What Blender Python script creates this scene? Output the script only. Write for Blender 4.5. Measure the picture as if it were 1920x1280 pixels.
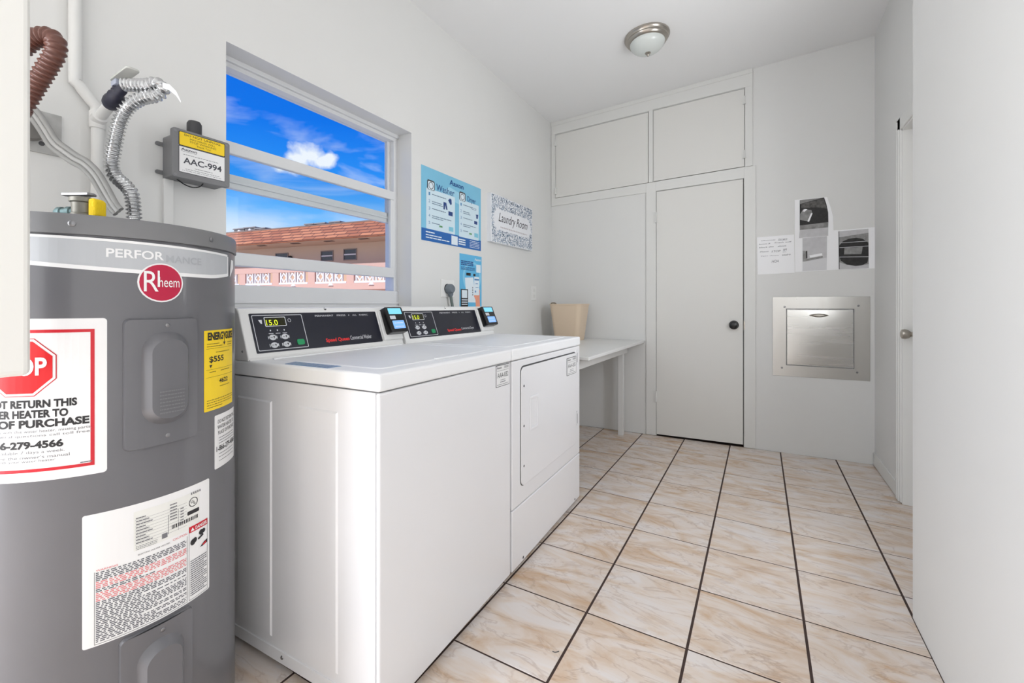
import bpy, math, random
from mathutils import Vector, Matrix

random.seed(7)
for o in list(bpy.data.objects):
    bpy.data.objects.remove(o, do_unlink=True)
scene = bpy.context.scene
col = scene.collection

# ------------------------------------------------------------------ camera
FPX, YAW, HORY, CAMZ = 819.47, -0.5161, 572.16, 1.0775
SN, CS = math.sin(YAW), math.cos(YAW)
cam_d = bpy.data.cameras.new('camera')
cam_d.sensor_width = 36.0
cam_d.lens = FPX / 1920 * 36.0
cam_d.shift_y = -(640 - HORY) / 1920
cam_d.clip_start = 0.02
cam_d.clip_end = 400
cam = bpy.data.objects.new('camera', cam_d)
cam.location = (0, 0, CAMZ)
cam.rotation_euler = (math.pi / 2, 0, -YAW)
col.objects.link(cam)
scene.camera = cam

# ------------------------------------------------------------------ view / light
vs = scene.view_settings
vs.view_transform = 'Standard'
vs.look = 'None'
vs.gamma = 1.0
vs.use_curve_mapping = False
vs.exposure = 0.09

def S2L(c):
    return tuple(((x / 255) / 12.92 if x / 255 <= 0.04045 else ((x / 255 + 0.055) / 1.055) ** 2.4) for x in c)

def make_world():
    w = bpy.data.worlds.new('sky')
    scene.world = w
    w.use_nodes = True
    nt = w.node_tree
    nt.nodes.clear()
    N = nt.nodes.new
    L = nt.links.new
    out = N('ShaderNodeOutputWorld')
    bg = N('ShaderNodeBackground')
    bg.inputs['Strength'].default_value = 1.0
    tc = N('ShaderNodeTexCoord')
    sep = N('ShaderNodeSeparateXYZ')
    L(tc.outputs['Generated'], sep.inputs[0])
    ramp = N('ShaderNodeValToRGB')
    els = ramp.color_ramp.elements
    els[0].position = 0.0
    els[0].color = (*S2L((214, 232, 250)), 1)
    els[1].position = 1.0
    els[1].color = (*S2L((20, 100, 215)), 1)
    for p, c in ((0.10, (196, 226, 254)), (0.17, (112, 190, 255)), (0.25, (48, 150, 250)), (0.36, (16, 116, 236)), (0.6, (14, 100, 225))):
        e = els.new(p)
        e.color = (*S2L(c), 1)
    L(sep.outputs['Z'], ramp.inputs[0])
    # wispy high clouds
    mp = N('ShaderNodeMapping')
    mp.inputs['Scale'].default_value = (3.0, 3.0, 11.0)
    mp.inputs['Location'].default_value = (0.3, 1.7, 0.35)
    L(tc.outputs['Generated'], mp.inputs[0])
    no = N('ShaderNodeTexNoise')
    no.inputs['Scale'].default_value = 1.35
    no.inputs['Detail'].default_value = 7
    no.inputs['Roughness'].default_value = 0.55
    no.inputs['Distortion'].default_value = 0.7
    L(mp.outputs[0], no.inputs['Vector'])
    cr = N('ShaderNodeValToRGB')
    cr.color_ramp.elements[0].position = 0.50
    cr.color_ramp.elements[0].color = (0, 0, 0, 1)
    cr.color_ramp.elements[1].position = 0.80
    cr.color_ramp.elements[1].color = (0.75, 0.75, 0.75, 1)
    L(no.outputs['Fac'], cr.inputs[0])
    # low bank of cloud near the horizon
    lowf = N('ShaderNodeMapRange')
    lowf.inputs['From Min'].default_value = 0.22
    lowf.inputs['From Max'].default_value = 0.10
    L(sep.outputs['Z'], lowf.inputs['Value'])
    no2 = N('ShaderNodeTexNoise')
    no2.inputs['Scale'].default_value = 2.6
    no2.inputs['Detail'].default_value = 6
    mp2 = N('ShaderNodeMapping')
    mp2.inputs['Scale'].default_value = (2.4, 2.4, 9.0)
    L(tc.outputs['Generated'], mp2.inputs[0])
    L(mp2.outputs[0], no2.inputs['Vector'])
    cr2 = N('ShaderNodeMapRange')
    cr2.inputs['From Min'].default_value = 0.36
    cr2.inputs['From Max'].default_value = 0.60
    L(no2.outputs['Fac'], cr2.inputs['Value'])
    mul = N('ShaderNodeMath')
    mul.operation = 'MULTIPLY'
    L(lowf.outputs[0], mul.inputs[0])
    L(cr2.outputs[0], mul.inputs[1])
    # one puffy cumulus
    def dirn(x, y):
        v = ray(x, y)
        return v.normalized()
    no3 = N('ShaderNodeTexNoise')
    no3.inputs['Scale'].default_value = 34
    no3.inputs['Detail'].default_value = 6
    L(tc.outputs['Generated'], no3.inputs['Vector'])
    best = None
    for (cx, cy, rad) in ((582, 292, 0.062), (560, 298, 0.05), (606, 300, 0.045), (540, 312, 0.05), (618, 296, 0.03)):
        sub = N('ShaderNodeVectorMath')
        sub.operation = 'SUBTRACT'
        L(tc.outputs['Generated'], sub.inputs[0])
        sub.inputs[1].default_value = dirn(cx, cy)
        scl = N('ShaderNodeVectorMath')
        scl.operation = 'MULTIPLY'
        L(sub.outputs[0], scl.inputs[0])
        scl.inputs[1].default_value = (1, 1, 1.8)
        ln = N('ShaderNodeVectorMath')
        ln.operation = 'LENGTH'
        L(scl.outputs[0], ln.inputs[0])
        mr = N('ShaderNodeMapRange')
        mr.inputs['From Min'].default_value = rad
        mr.inputs['From Max'].default_value = rad * 0.0
        L(ln.outputs['Value'], mr.inputs['Value'])
        if best is None:
            best = mr.outputs[0]
        else:
            mx = N('ShaderNodeMath')
            mx.operation = 'MAXIMUM'
            L(best, mx.inputs[0])
            L(mr.outputs[0], mx.inputs[1])
            best = mx.outputs[0]
    ad = N('ShaderNodeMath')
    ad.operation = 'MULTIPLY_ADD'
    L(no3.outputs['Fac'], ad.inputs[0])
    ad.inputs[1].default_value = 2.6
    ad.inputs[2].default_value = -1.95
    ad2 = N('ShaderNodeMath')
    ad2.operation = 'MULTIPLY_ADD'
    L(best, ad2.inputs[0])
    ad2.inputs[1].default_value = 2.0
    L(ad.outputs[0], ad2.inputs[2])
    cr3 = N('ShaderNodeMapRange')
    cr3.inputs['From Min'].default_value = 0.05
    cr3.inputs['From Max'].default_value = 0.85
    L(ad2.outputs[0], cr3.inputs['Value'])
    puff = N('ShaderNodeMath')
    puff.operation = 'MULTIPLY'
    L(cr3.outputs[0], puff.inputs[0])
    gate = N('ShaderNodeMath')
    gate.operation = 'GREATER_THAN'
    gate.inputs[1].default_value = 0.001
    L(best, gate.inputs[0])
    L(gate.outputs[0], puff.inputs[1])
    m1 = N('ShaderNodeMix'); m1.data_type = 'RGBA'
    m1.inputs['B'].default_value = (*S2L((225, 236, 255)), 1)
    L(cr.outputs[0], m1.inputs['Factor'])
    L(ramp.outputs[0], m1.inputs['A'])
    m2 = N('ShaderNodeMix'); m2.data_type = 'RGBA'
    m2.inputs['B'].default_value = (*S2L((243, 247, 253)), 1)
    L(mul.outputs[0], m2.inputs['Factor'])
    L(m1.outputs['Result'], m2.inputs['A'])
    m3 = N('ShaderNodeMix'); m3.data_type = 'RGBA'
    m3.inputs['B'].default_value = (*S2L((240, 246, 255)), 1)
    L(puff.outputs[0], m3.inputs['Factor'])
    L(m2.outputs['Result'], m3.inputs['A'])
    L(m3.outputs['Result'], bg.inputs['Color'])
    L(bg.outputs[0], out.inputs[0])

def ray(x, y):
    u = (x - 960) / FPX
    return Vector((SN + u * CS, CS - u * SN, (HORY - y) / FPX))

make_world()

sun_d = bpy.data.lights.new('sun', 'SUN')
sun_d.energy = 3.4
sun_d.angle = 0.01
sun_d.color = (1.0, 0.95, 0.88)
sun = bpy.data.objects.new('sun', sun_d)
sun.rotation_euler = Vector((-0.15, 0.75, -0.75)).to_track_quat('-Z', 'Y').to_euler()
sun.location = (-5, -10, 20)
col.objects.link(sun)

# daylight places added area lamps at made-up, unseen openings to brighten the room
def added_fill(name, loc, rot, sx, sy, watts):
    d = bpy.data.lights.new(name, 'AREA')
    d.shape = 'RECTANGLE'
    d.size, d.size_y = sx, sy
    d.energy = watts
    d.color = (0.97, 0.985, 1.0)
    o = bpy.data.objects.new(name, d)
    o.location = loc
    o.rotation_euler = rot
    col.objects.link(o)
added_fill('added_fill_left', (-1.72, -1.00, 1.12), (math.radians(90), 0, math.radians(-90)), 1.3, 2.05, 84)
added_fill('added_fill_right', (0.79, 2.195, 1.60), (math.radians(90), 0, math.radians(90)), 0.36, 1.05, 15)

# ------------------------------------------------------------------ frames (where things lie)
class Frame:
    curved = False
    def __init__(s, o, u, v, n=None):
        s.o = Vector(o); s.u = Vector(u).normalized(); s.v = Vector(v).normalized()
        s.n = Vector(n).normalized() if n else s.u.cross(s.v).normalized()
    def pt(s, a, b, h=0.0):
        return s.o + s.u * a + s.v * b + s.n * h
    def px(s, x, y, h=0.0):
        d = ray(x, y); c = Vector((0, 0, CAMZ)); o = s.o + s.n * h
        t = (o - c).dot(s.n) / d.dot(s.n)
        p = c + d * t - o
        return (p.dot(s.u), p.dot(s.v))

class Cyl:
    curved = True
    def __init__(s, cx, cy, R):
        s.cx, s.cy, s.R = cx, cy, R
    def pt(s, a, b, h=0.0):
        th = a / s.R
        return Vector((s.cx + (s.R + h) * math.cos(th), s.cy + (s.R + h) * math.sin(th), b))
    def px(s, x, y):
        d = ray(x, y)
        ox, oy = -s.cx, -s.cy
        A = d.x * d.x + d.y * d.y; B = 2 * (ox * d.x + oy * d.y); Cc = ox * ox + oy * oy - s.R ** 2
        D = max(0, B * B - 4 * A * Cc)
        t = (-B - math.sqrt(D)) / (2 * A)
        return (math.atan2(d.y * t - s.cy, d.x * t - s.cx) * s.R, CAMZ + d.z * t)

WORLD = Frame((0, 0, 0), (1, 0, 0), (0, 1, 0), (0, 0, 1))

# ------------------------------------------------------------------ mesh building
class MB:
    def __init__(s):
        s.v = []; s.f = []; s.marks = []
    def add(s, vs_, fs):
        k = len(s.v)
        s.v += [tuple(p) for p in vs_]
        s.f += [tuple(i + k for i in f) for f in fs]
        return s
    def box(s, F, a0, a1, b0, b1, h0, h1):
        n = 1
        if F.curved: n = max(1, int(math.ceil(abs(a1 - a0) / 0.012)))
        P = []
        for i in range(n + 1):
            a = a0 + (a1 - a0) * i / n
            P += [F.pt(a, b0, h0), F.pt(a, b1, h0), F.pt(a, b1, h1), F.pt(a, b0, h1)]
        fs = [(0, 1, 2, 3), tuple(n * 4 + k for k in (3, 2, 1, 0))]
        for i in range(n):
            for k in range(4):
                fs.append((i * 4 + k, (i + 1) * 4 + k, (i + 1) * 4 + (k + 1) % 4, i * 4 + (k + 1) % 4))
        return s.add(P, fs)
    def prism(s, F, poly, h0, h1, poly1=None):
        """poly: outline; h0 base, h1 top; poly1: top outline (tapered)"""
        poly1 = poly1 or poly
        n = len(poly)
        P = [F.pt(a, b, h0) for a, b in poly] + [F.pt(a, b, h1) for a, b in poly1]
        fs = [(i, (i + 1) % n, n + (i + 1) % n, n + i) for i in range(n)]
        if F.curved:
            s.add(P, fs)
            s.slice(F, poly1, h1)
        else:
            fs += [tuple(range(n, 2 * n)), tuple(reversed(range(n)))]
            s.add(P, fs)
        return s
    def slice(s, F, poly, h):
        xs = [p[0] for p in poly]
        a0, a1 = min(xs), max(xs)
        A = sorted(set([round(x, 6) for x in xs] + [a0 + (a1 - a0) * i / max(1, int((a1 - a0) / 0.010)) for i in range(max(1, int((a1 - a0) / 0.010)) + 1)]))
        def rng(a):
            a = min(max(a, a0), a1)
            r = []
            for i in range(len(poly)):
                (x0, y0), (x1, y1) = poly[i], poly[(i + 1) % len(poly)]
                if min(x0, x1) - 1e-7 <= a <= max(x0, x1) + 1e-7:
                    if abs(x1 - x0) < 1e-7: r += [y0, y1]
                    else: r.append(y0 + (y1 - y0) * (a - x0) / (x1 - x0))
            return min(r), max(r)
        P = []
        for a in A:
            lo, hi = rng(a)
            P += [F.pt(a, lo, h), F.pt(a, hi, h)]
        s.add(P, [(2 * i, 2 * i + 2, 2 * i + 3, 2 * i + 1) for i in range(len(A) - 1)])
        return s
    def ring(s, F, po, pi, h0, h1):
        n = len(po)
        P = [F.pt(a, b, h0) for a, b in po] + [F.pt(a, b, h1) for a, b in po] + [F.pt(a, b, h1) for a, b in pi] + [F.pt(a, b, h0) for a, b in pi]
        fs = []
        for i in range(n):
            j = (i + 1) % n
            for k in range(4):
                k2 = (k + 1) % 4
                fs.append((k * n + i, k * n + j, k2 * n + j, k2 * n + i))
        return s.add(P, fs)
    def tube(s, path, rad, n=12, caps=True):
        path = [Vector(p) for p in path]
        m = len(path)
        rf = rad if callable(rad) else (lambda i: rad)
        t0 = (path[1] - path[0]).normalized()
        up = Vector((0, 0, 1)) if abs(t0.z) < 0.9 else Vector((1, 0, 0))
        nrm = t0.cross(up).normalized()
        P = []
        for i in range(m):
            t = (path[min(i + 1, m - 1)] - path[max(i - 1, 0)]).normalized()
            nrm = (nrm - t * nrm.dot(t)).normalized()
            bi = t.cross(nrm)
            r = rf(i)
            for k in range(n):
                a = 2 * math.pi * k / n
                P.append(path[i] + (nrm * math.cos(a) + bi * math.sin(a)) * r)
        fs = []
        for i in range(m - 1):
            for k in range(n):
                fs.append((i * n + k, i * n + (k + 1) % n, (i + 1) * n + (k + 1) % n, (i + 1) * n + k))
        if caps:
            fs += [tuple(reversed(range(n))), tuple(range((m - 1) * n, m * n))]
        return s.add(P, fs)
    def lathe(s, o, axis, prof, n=32):
        """prof: list of (radius, distance along axis)"""
        o = Vector(o); ax = Vector(axis).normalized()
        up = Vector((0, 0, 1)) if abs(ax.z) < 0.9 else Vector((1, 0, 0))
        e1 = ax.cross(up).normalized(); e2 = ax.cross(e1)
        P = []
        for r, d in prof:
            for k in range(n):
                a = 2 * math.pi * k / n
                P.append(o + ax * d + (e1 * math.cos(a) + e2 * math.sin(a)) * max(r, 1e-5))
        fs = []
        for i in range(len(prof) - 1):
            for k in range(n):
                fs.append((i * n + k, i * n + (k + 1) % n, (i + 1) * n + (k + 1) % n, (i + 1) * n + k))
        fs += [tuple(reversed(range(n))), tuple(range((len(prof) - 1) * n, len(prof) * n))]
        return s.add(P, fs)
    def text(s, F, txt, a0, a1, b0, b1, h, bold=0.0, shear=0.0, skew=0.0):
        P, fs = text_mesh(txt, bold, shear)
        s.marks.append((len(s.v), len(s.f)))
        xs = [p[0] for p in P]; ys = [p[1] for p in P]
        x0, x1, y0, y1 = min(xs), max(xs), min(ys), max(ys)
        Q = []
        for x, y in P:
            a = a0 + (a1 - a0) * (x - x0) / (x1 - x0)
            b = b0 + (b1 - b0) * (y - y0) / (y1 - y0) + skew * (x - x0) / (x1 - x0)
            Q.append(F.pt(a, b, h))
        return s.add(Q, fs)
    def dashes(s, F, a0, a1, b, t, h, seed=0, wmin=0.02, wmax=0.09, fill=1.0):
        """one row of unreadably small print"""
        R = random.Random(seed * 7919 + 13)
        W = a1 - a0; a = a0; end = a0 + W * fill
        while a < end:
            w = W * R.uniform(wmin, wmax)
            e = min(a + w, end)
            s.flat(F, a, e, b - t / 2, b + t / 2, h)
            a = e + W * 0.018
        return s
    def flat(s, F, a0, a1, b0, b1, h):
        n = 1
        if F.curved: n = max(1, int(math.ceil(abs(a1 - a0) / 0.012)))
        P = []
        for i in range(n + 1):
            a = a0 + (a1 - a0) * i / n
            P += [F.pt(a, b0, h), F.pt(a, b1, h)]
        return s.add(P, [(2 * i, 2 * i + 2, 2 * i + 3, 2 * i + 1) for i in range(n)])
    def poly(s, F, poly, h):
        if F.curved: return s.slice(F, poly, h)
        return s.add([F.pt(a, b, h) for a, b in poly], [tuple(range(len(poly)))])

_tc = {}
def text_mesh(txt, bold=0.0, shear=0.0):
    key = (txt, bold, shear)
    if key not in _tc:
        cu = bpy.data.curves.new('lettering_tmp', 'FONT')
        cu.body = txt; cu.size = 1.0; cu.offset = bold; cu.shear = shear; cu.resolution_u = 4
        ob = bpy.data.objects.new('lettering_tmp', cu)
        col.objects.link(ob)
        dg = bpy.context.evaluated_depsgraph_get(); dg.update()
        me = bpy.data.meshes.new_from_object(ob.evaluated_get(dg))
        P = [(v.co.x, v.co.y) for v in me.vertices]
        fs = [tuple(p.vertices) for p in me.polygons]
        bpy.data.objects.remove(ob, do_unlink=True)
        bpy.data.curves.remove(cu); bpy.data.meshes.remove(me)
        _tc[key] = (P, fs)
    return _tc[key]

def rr(a0, a1, b0, b1, r, n=5):
    P = []
    for cx, cy, s in ((a1 - r, b1 - r, 0), (a0 + r, b1 - r, 90), (a0 + r, b0 + r, 180), (a1 - r, b0 + r, 270)):
        for i in range(n + 1):
            t = math.radians(s + 90 * i / n)
            P.append((cx + r * math.cos(t), cy + r * math.sin(t)))
    return P
def ell(a, b, ra, rb, n=28):
    return [(a + ra * math.cos(2 * math.pi * i / n), b + rb * math.sin(2 * math.pi * i / n)) for i in range(n)]
def spline(pts, k=12):
    P = [Vector(p) for p in pts]
    P = [P[0] * 2 - P[1]] + P + [P[-1] * 2 - P[-2]]
    out = []
    for i in range(1, len(P) - 2):
        for j in range(k):
            t = j / k
            a, b, c, d = P[i - 1], P[i], P[i + 1], P[i + 2]
            out.append(0.5 * ((2 * b) + (c - a) * t + (2 * a - 5 * b + 4 * c - d) * t * t + (3 * b - a - 3 * c + d) * t ** 3))
    out.append(P[-2])
    return out
def resample(path, step):
    out = [path[0]]; acc = 0
    for i in range(1, len(path)):
        a, b = path[i - 1], path[i]
        L = (b - a).length
        while acc + L >= step:
            t = (step - acc) / L
            a = a.lerp(b, t); out.append(a.copy()); L = (b - a).length; acc = 0
        acc += L
    out.append(path[-1])
    return out

STUFF = {'small_print', 'rating_marks', 'red_print', 'rating_print', 'panel_print', 'steps_print', 'button_bracket', 'button_mark', 'embossed_print', 'sticker_print', 'footer_print', 'navy_print', 'white_print', 'black_print', 'phone_print', 'reader_print', 'tagline', 'step_icons', 'step_numbers', 'pictogram', 'ok_mark', 'sprig_pattern'}
def obj(name, mb, m, parent=None, smooth=False, bevel=0.0, seg=2):
    if name in ('lettering', 'handwriting') and len(mb.marks) > 1:
        mk_ = [(0, 0)] + mb.marks[1:] + [(len(mb.v), len(mb.f))]
        for (v0, f0), (v1, f1) in zip(mk_, mk_[1:]):
            part = MB(); part.v = mb.v[v0:v1]; part.f = [tuple(i - v0 for i in f) for f in mb.f[f0:f1]]
            last = obj(name, part, m, parent)
        return last
    me = bpy.data.meshes.new(name)
    me.from_pydata(mb.v, [], mb.f)
    me.validate()
    import bmesh
    bm = bmesh.new(); bm.from_mesh(me)
    bmesh.ops.remove_doubles(bm, verts=bm.verts, dist=1e-6)
    if len(bm.faces) < 60000: bmesh.ops.recalc_face_normals(bm, faces=bm.faces)
    bm.to_mesh(me); bm.free()
    me.materials.append(m)
    if smooth:
        for p in me.polygons: p.use_smooth = True
    o = bpy.data.objects.new(name, me)
    col.objects.link(o)
    if smooth:
        try:
            me.set_sharp_from_angle(angle=math.radians(38))
        except Exception: pass
    if bevel > 0:
        b = o.modifiers.new('bevel', 'BEVEL')
        b.width = bevel; b.segments = seg; b.limit_method = 'ANGLE'; b.angle_limit = math.radians(40)
        b.harden_normals = False
    if parent is not None: attach(o, parent)
    if name in STUFF: o['kind'] = 'stuff'
    return o
def attach(o, p):
    o.parent = p
    if p.type == 'EMPTY':
        o.matrix_parent_inverse = Matrix.Translation(p.location).inverted()
def thing(name, label, cat, loc, group=None):
    e = bpy.data.objects.new(name, None)
    e.empty_display_size = 0.05
    e.location = loc
    col.objects.link(e)
    return tag(e, label, cat, group)
def tag(o, label, cat=None, group=None):
    o['label'] = label
    if cat: o['category'] = cat
    if group: o['group'] = group
    return o
def struct(o, label=None):
    o['kind'] = 'structure'
    if label: o['label'] = label
    return o

# ------------------------------------------------------------------ materials
_m = {}
def mat(name, c, rough=0.5, metal=0.0, spec=0.5, coat=0.0, bump=0.0, bscale=60, vary=0.0, vscale=3.0, aniso=None, emit=None, trans=0.0, alpha=1.0):
    if name in _m: return _m[name]
    m = bpy.data.materials.new(name); m.use_nodes = True
    nt = m.node_tree; p = nt.nodes['Principled BSDF']
    lin = S2L(c)
    p.inputs['Base Color'].default_value = (*lin, 1)
    p.inputs['Roughness'].default_value = rough
    p.inputs['Metallic'].default_value = metal
    p.inputs['Specular IOR Level'].default_value = spec
    p.inputs['Coat Weight'].default_value = coat
    p.inputs['Transmission Weight'].default_value = trans
    p.inputs['Alpha'].default_value = alpha
    if emit:
        p.inputs['Emission Color'].default_value = (*lin, 1)
        p.inputs['Emission Strength'].default_value = emit
    tc = nt.nodes.new('ShaderNodeTexCoord') if (bump or vary or aniso) else None
    if bump:
        n = nt.nodes.new('ShaderNodeTexNoise'); n.inputs['Scale'].default_value = bscale; n.inputs['Detail'].default_value = 4
        b = nt.nodes.new('ShaderNodeBump'); b.inputs['Strength'].default_value = bump; b.inputs['Distance'].default_value = 0.002
        nt.links.new(tc.outputs['Object'], n.inputs['Vector']); nt.links.new(n.outputs['Fac'], b.inputs['Height']); nt.links.new(b.outputs[0], p.inputs['Normal'])
    if vary:
        n = nt.nodes.new('ShaderNodeTexNoise'); n.inputs['Scale'].default_value = vscale; n.inputs['Detail'].default_value = 5
        r = nt.nodes.new('ShaderNodeMapRange'); r.inputs['To Min'].default_value = 1 - vary; r.inputs['To Max'].default_value = 1 + vary
        r.inputs['From Min'].default_value = 0.3; r.inputs['From Max'].default_value = 0.7
        x = nt.nodes.new('ShaderNodeVectorMath'); x.operation = 'SCALE'; x.inputs[0].default_value = lin
        nt.links.new(tc.outputs['Object'], n.inputs['Vector']); nt.links.new(n.outputs['Fac'], r.inputs['Value'])
        nt.links.new(r.outputs[0], x.inputs['Scale']); nt.links.new(x.outputs[0], p.inputs['Base Color'])
    if aniso:   # brushed metal: stretched noise in roughness
        mp = nt.nodes.new('ShaderNodeMapping'); mp.inputs['Scale'].default_value = aniso
        n = nt.nodes.new('ShaderNodeTexNoise'); n.inputs['Scale'].default_value = 30; n.inputs['Detail'].default_value = 3
        r = nt.nodes.new('ShaderNodeMapRange'); r.inputs['To Min'].default_value = rough - 0.08; r.inputs['To Max'].default_value = rough + 0.12
        nt.links.new(tc.outputs['Object'], mp.inputs[0]); nt.links.new(mp.outputs[0], n.inputs['Vector'])
        nt.links.new(n.outputs['Fac'], r.inputs['Value']); nt.links.new(r.outputs[0], p.inputs['Roughness'])
        b = nt.nodes.new('ShaderNodeBump'); b.inputs['Strength'].default_value = 0.05; b.inputs['Distance'].default_value = 0.001
        nt.links.new(n.outputs['Fac'], b.inputs['Height']); nt.links.new(b.outputs[0], p.inputs['Normal'])
    _m[name] = m
    return m

PAINT = mat('wall_paint', (226, 226, 224), 0.55, bump=0.10, bscale=45, vary=0.012, vscale=2)
CEILP = mat('ceiling_paint', (241, 241, 241), 0.7, bump=0.08, bscale=60)
TRIMP = mat('trim_paint', (226, 226, 223), 0.42, bump=0.05, bscale=30)
DOORP = mat('door_paint', (226, 225, 221), 0.40, bump=0.04, bscale=25)
ENAMEL = mat('white_enamel', (240, 240, 242), 0.28, coat=0.4, vary=0.006, vscale=3)
ENAMEL2 = mat('white_lid_enamel', (245, 246, 247), 0.38, spec=0.45)
DECKM = mat('deck_enamel', (245, 246, 247), 0.5, spec=0.35)
PLASTW = mat('white_plastic', (235, 235, 233), 0.4)
ALUW = mat('white_aluminium', (222, 223, 224), 0.35)
GROUT = mat('dark_grout', (66, 50, 45), 0.9, bump=0.3, bscale=300)
HGREY = mat('heater_grey_enamel', (104, 104, 108), 0.30, coat=0.15, vary=0.03, vscale=6)
HCAP = mat('heater_cap_grey', (122, 122, 124), 0.38)
HBAND = mat('band_light_grey', (186, 189, 193), 0.4)
STICK = mat('sticker_white', (240, 240, 240), 0.35)
INK = mat('ink_black', (28, 27, 30), 0.5)
INKG = mat('ink_grey', (120, 120, 124), 0.5)
INKR = mat('ink_red', (205, 22, 40), 0.45)
INKRL = mat('ink_light_red', (226, 128, 130), 0.5)
RED = mat('badge_red', (186, 14, 62), 0.35)
YEL = mat('label_yellow', (250, 214, 28), 0.4)
STEEL = mat('brushed_steel', (196, 194, 190), 0.30, metal=1.0, aniso=(1, 1, 0.05))
STEELV = mat('brushed_steel_door', (205, 203, 199), 0.24, metal=1.0, aniso=(0.05, 1, 1))
NICKEL = mat('satin_nickel', (178, 172, 164), 0.28, metal=1.0)
SCREW = mat('screw_metal', (140, 140, 142), 0.35, metal=1.0)
FLEX = mat('corrugated_steel', (205, 206, 207), 0.26, metal=1.0)
BLACK = mat('black_plastic', (18, 18, 20), 0.28)
PANELN = mat('panel_navy', (24, 26, 40), 0.30)
GREYB = mat('box_grey_plastic', (124, 124, 126), 0.45)
DKGREY = mat('dark_grey_plastic', (72, 72, 74), 0.45)
CABLE = mat('cable_grey', (150, 150, 148), 0.5)
BROWN = mat('brown_hose', (104, 66, 56), 0.35)
VALVE = mat('valve_weathered', (128, 126, 118), 0.5, metal=0.6, vary=0.2, vscale=40)
VBLUE = mat('valve_dark_blue', (38, 38, 56), 0.5, vary=0.3, vscale=50)
SPONGE = mat('yellow_foam', (235, 200, 20), 0.8, bump=0.8, bscale=250)
BEIGE = mat('beige_plastic', (224, 203, 178), 0.42)
BEIGEIN = mat('beige_plastic_lip', (196, 176, 152), 0.45)
PBLUE = mat('poster_blue', (128, 196, 226), 0.5, vary=0.05, vscale=2)
PNAVY = mat('poster_dark_blue', (30, 100, 176), 0.5)
PCARD = mat('poster_card', (212, 232, 242), 0.5)
PINK_T = mat('poster_text_navy', (26, 74, 140), 0.5)
PPALE = mat('poster_pale', (228, 240, 248), 0.5)
PAPER = mat('paper_white', (250, 250, 252), 0.7)
PK = mat('photo_black', (34, 32, 32), 0.6, vary=0.5, vscale=60)
PG = mat('photo_grey', (140, 139, 138), 0.6, vary=0.25, vscale=45)
PLG = mat('photo_light_grey', (196, 195, 197), 0.6, vary=0.06, vscale=40)
GREEN = mat('button_green', (22, 150, 92), 0.4)
LCDB = mat('screen_blue', (120, 200, 222), 0.3, emit=0.55)
LCDB2 = mat('decal_glow_blue', (120, 170, 235), 0.3, emit=0.6)
DIGIT = mat('display_digits', (206, 220, 40), 0.4, emit=0.9)
DISPBG = mat('display_window', (40, 40, 14), 0.2)
FROST = mat('frosted_glass', (214, 219, 216), 0.35, coat=0.3)
DECALB = mat('deck_sticker_blue', (126, 158, 196), 0.3, vary=0.1, vscale=30)
GLASSD = mat('dark_window_glass', (70, 74, 82), 0.1)
SKIN = mat('poster_skin', (238, 160, 132), 0.5)

def glass_mat():
    m = bpy.data.materials.new('window_glass'); m.use_nodes = True
    nt = m.node_tree; nt.nodes.clear()
    o = nt.nodes.new('ShaderNodeOutputMaterial'); mx = nt.nodes.new('ShaderNodeMixShader')
    t = nt.nodes.new('ShaderNodeBsdfTransparent'); g = nt.nodes.new('ShaderNodeBsdfGlossy')
    t.inputs['Color'].default_value = (0.96, 0.97, 0.97, 1)
    g.inputs['Roughness'].default_value = 0.02
    fr = nt.nodes.new('ShaderNodeFresnel'); fr.inputs['IOR'].default_value = 1.10
    nt.links.new(fr.outputs[0], mx.inputs[0]); nt.links.new(t.outputs[0], mx.inputs[1]); nt.links.new(g.outputs[0], mx.inputs[2])
    nt.links.new(mx.outputs[0], o.inputs[0])
    return m
GLASS = glass_mat()

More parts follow.
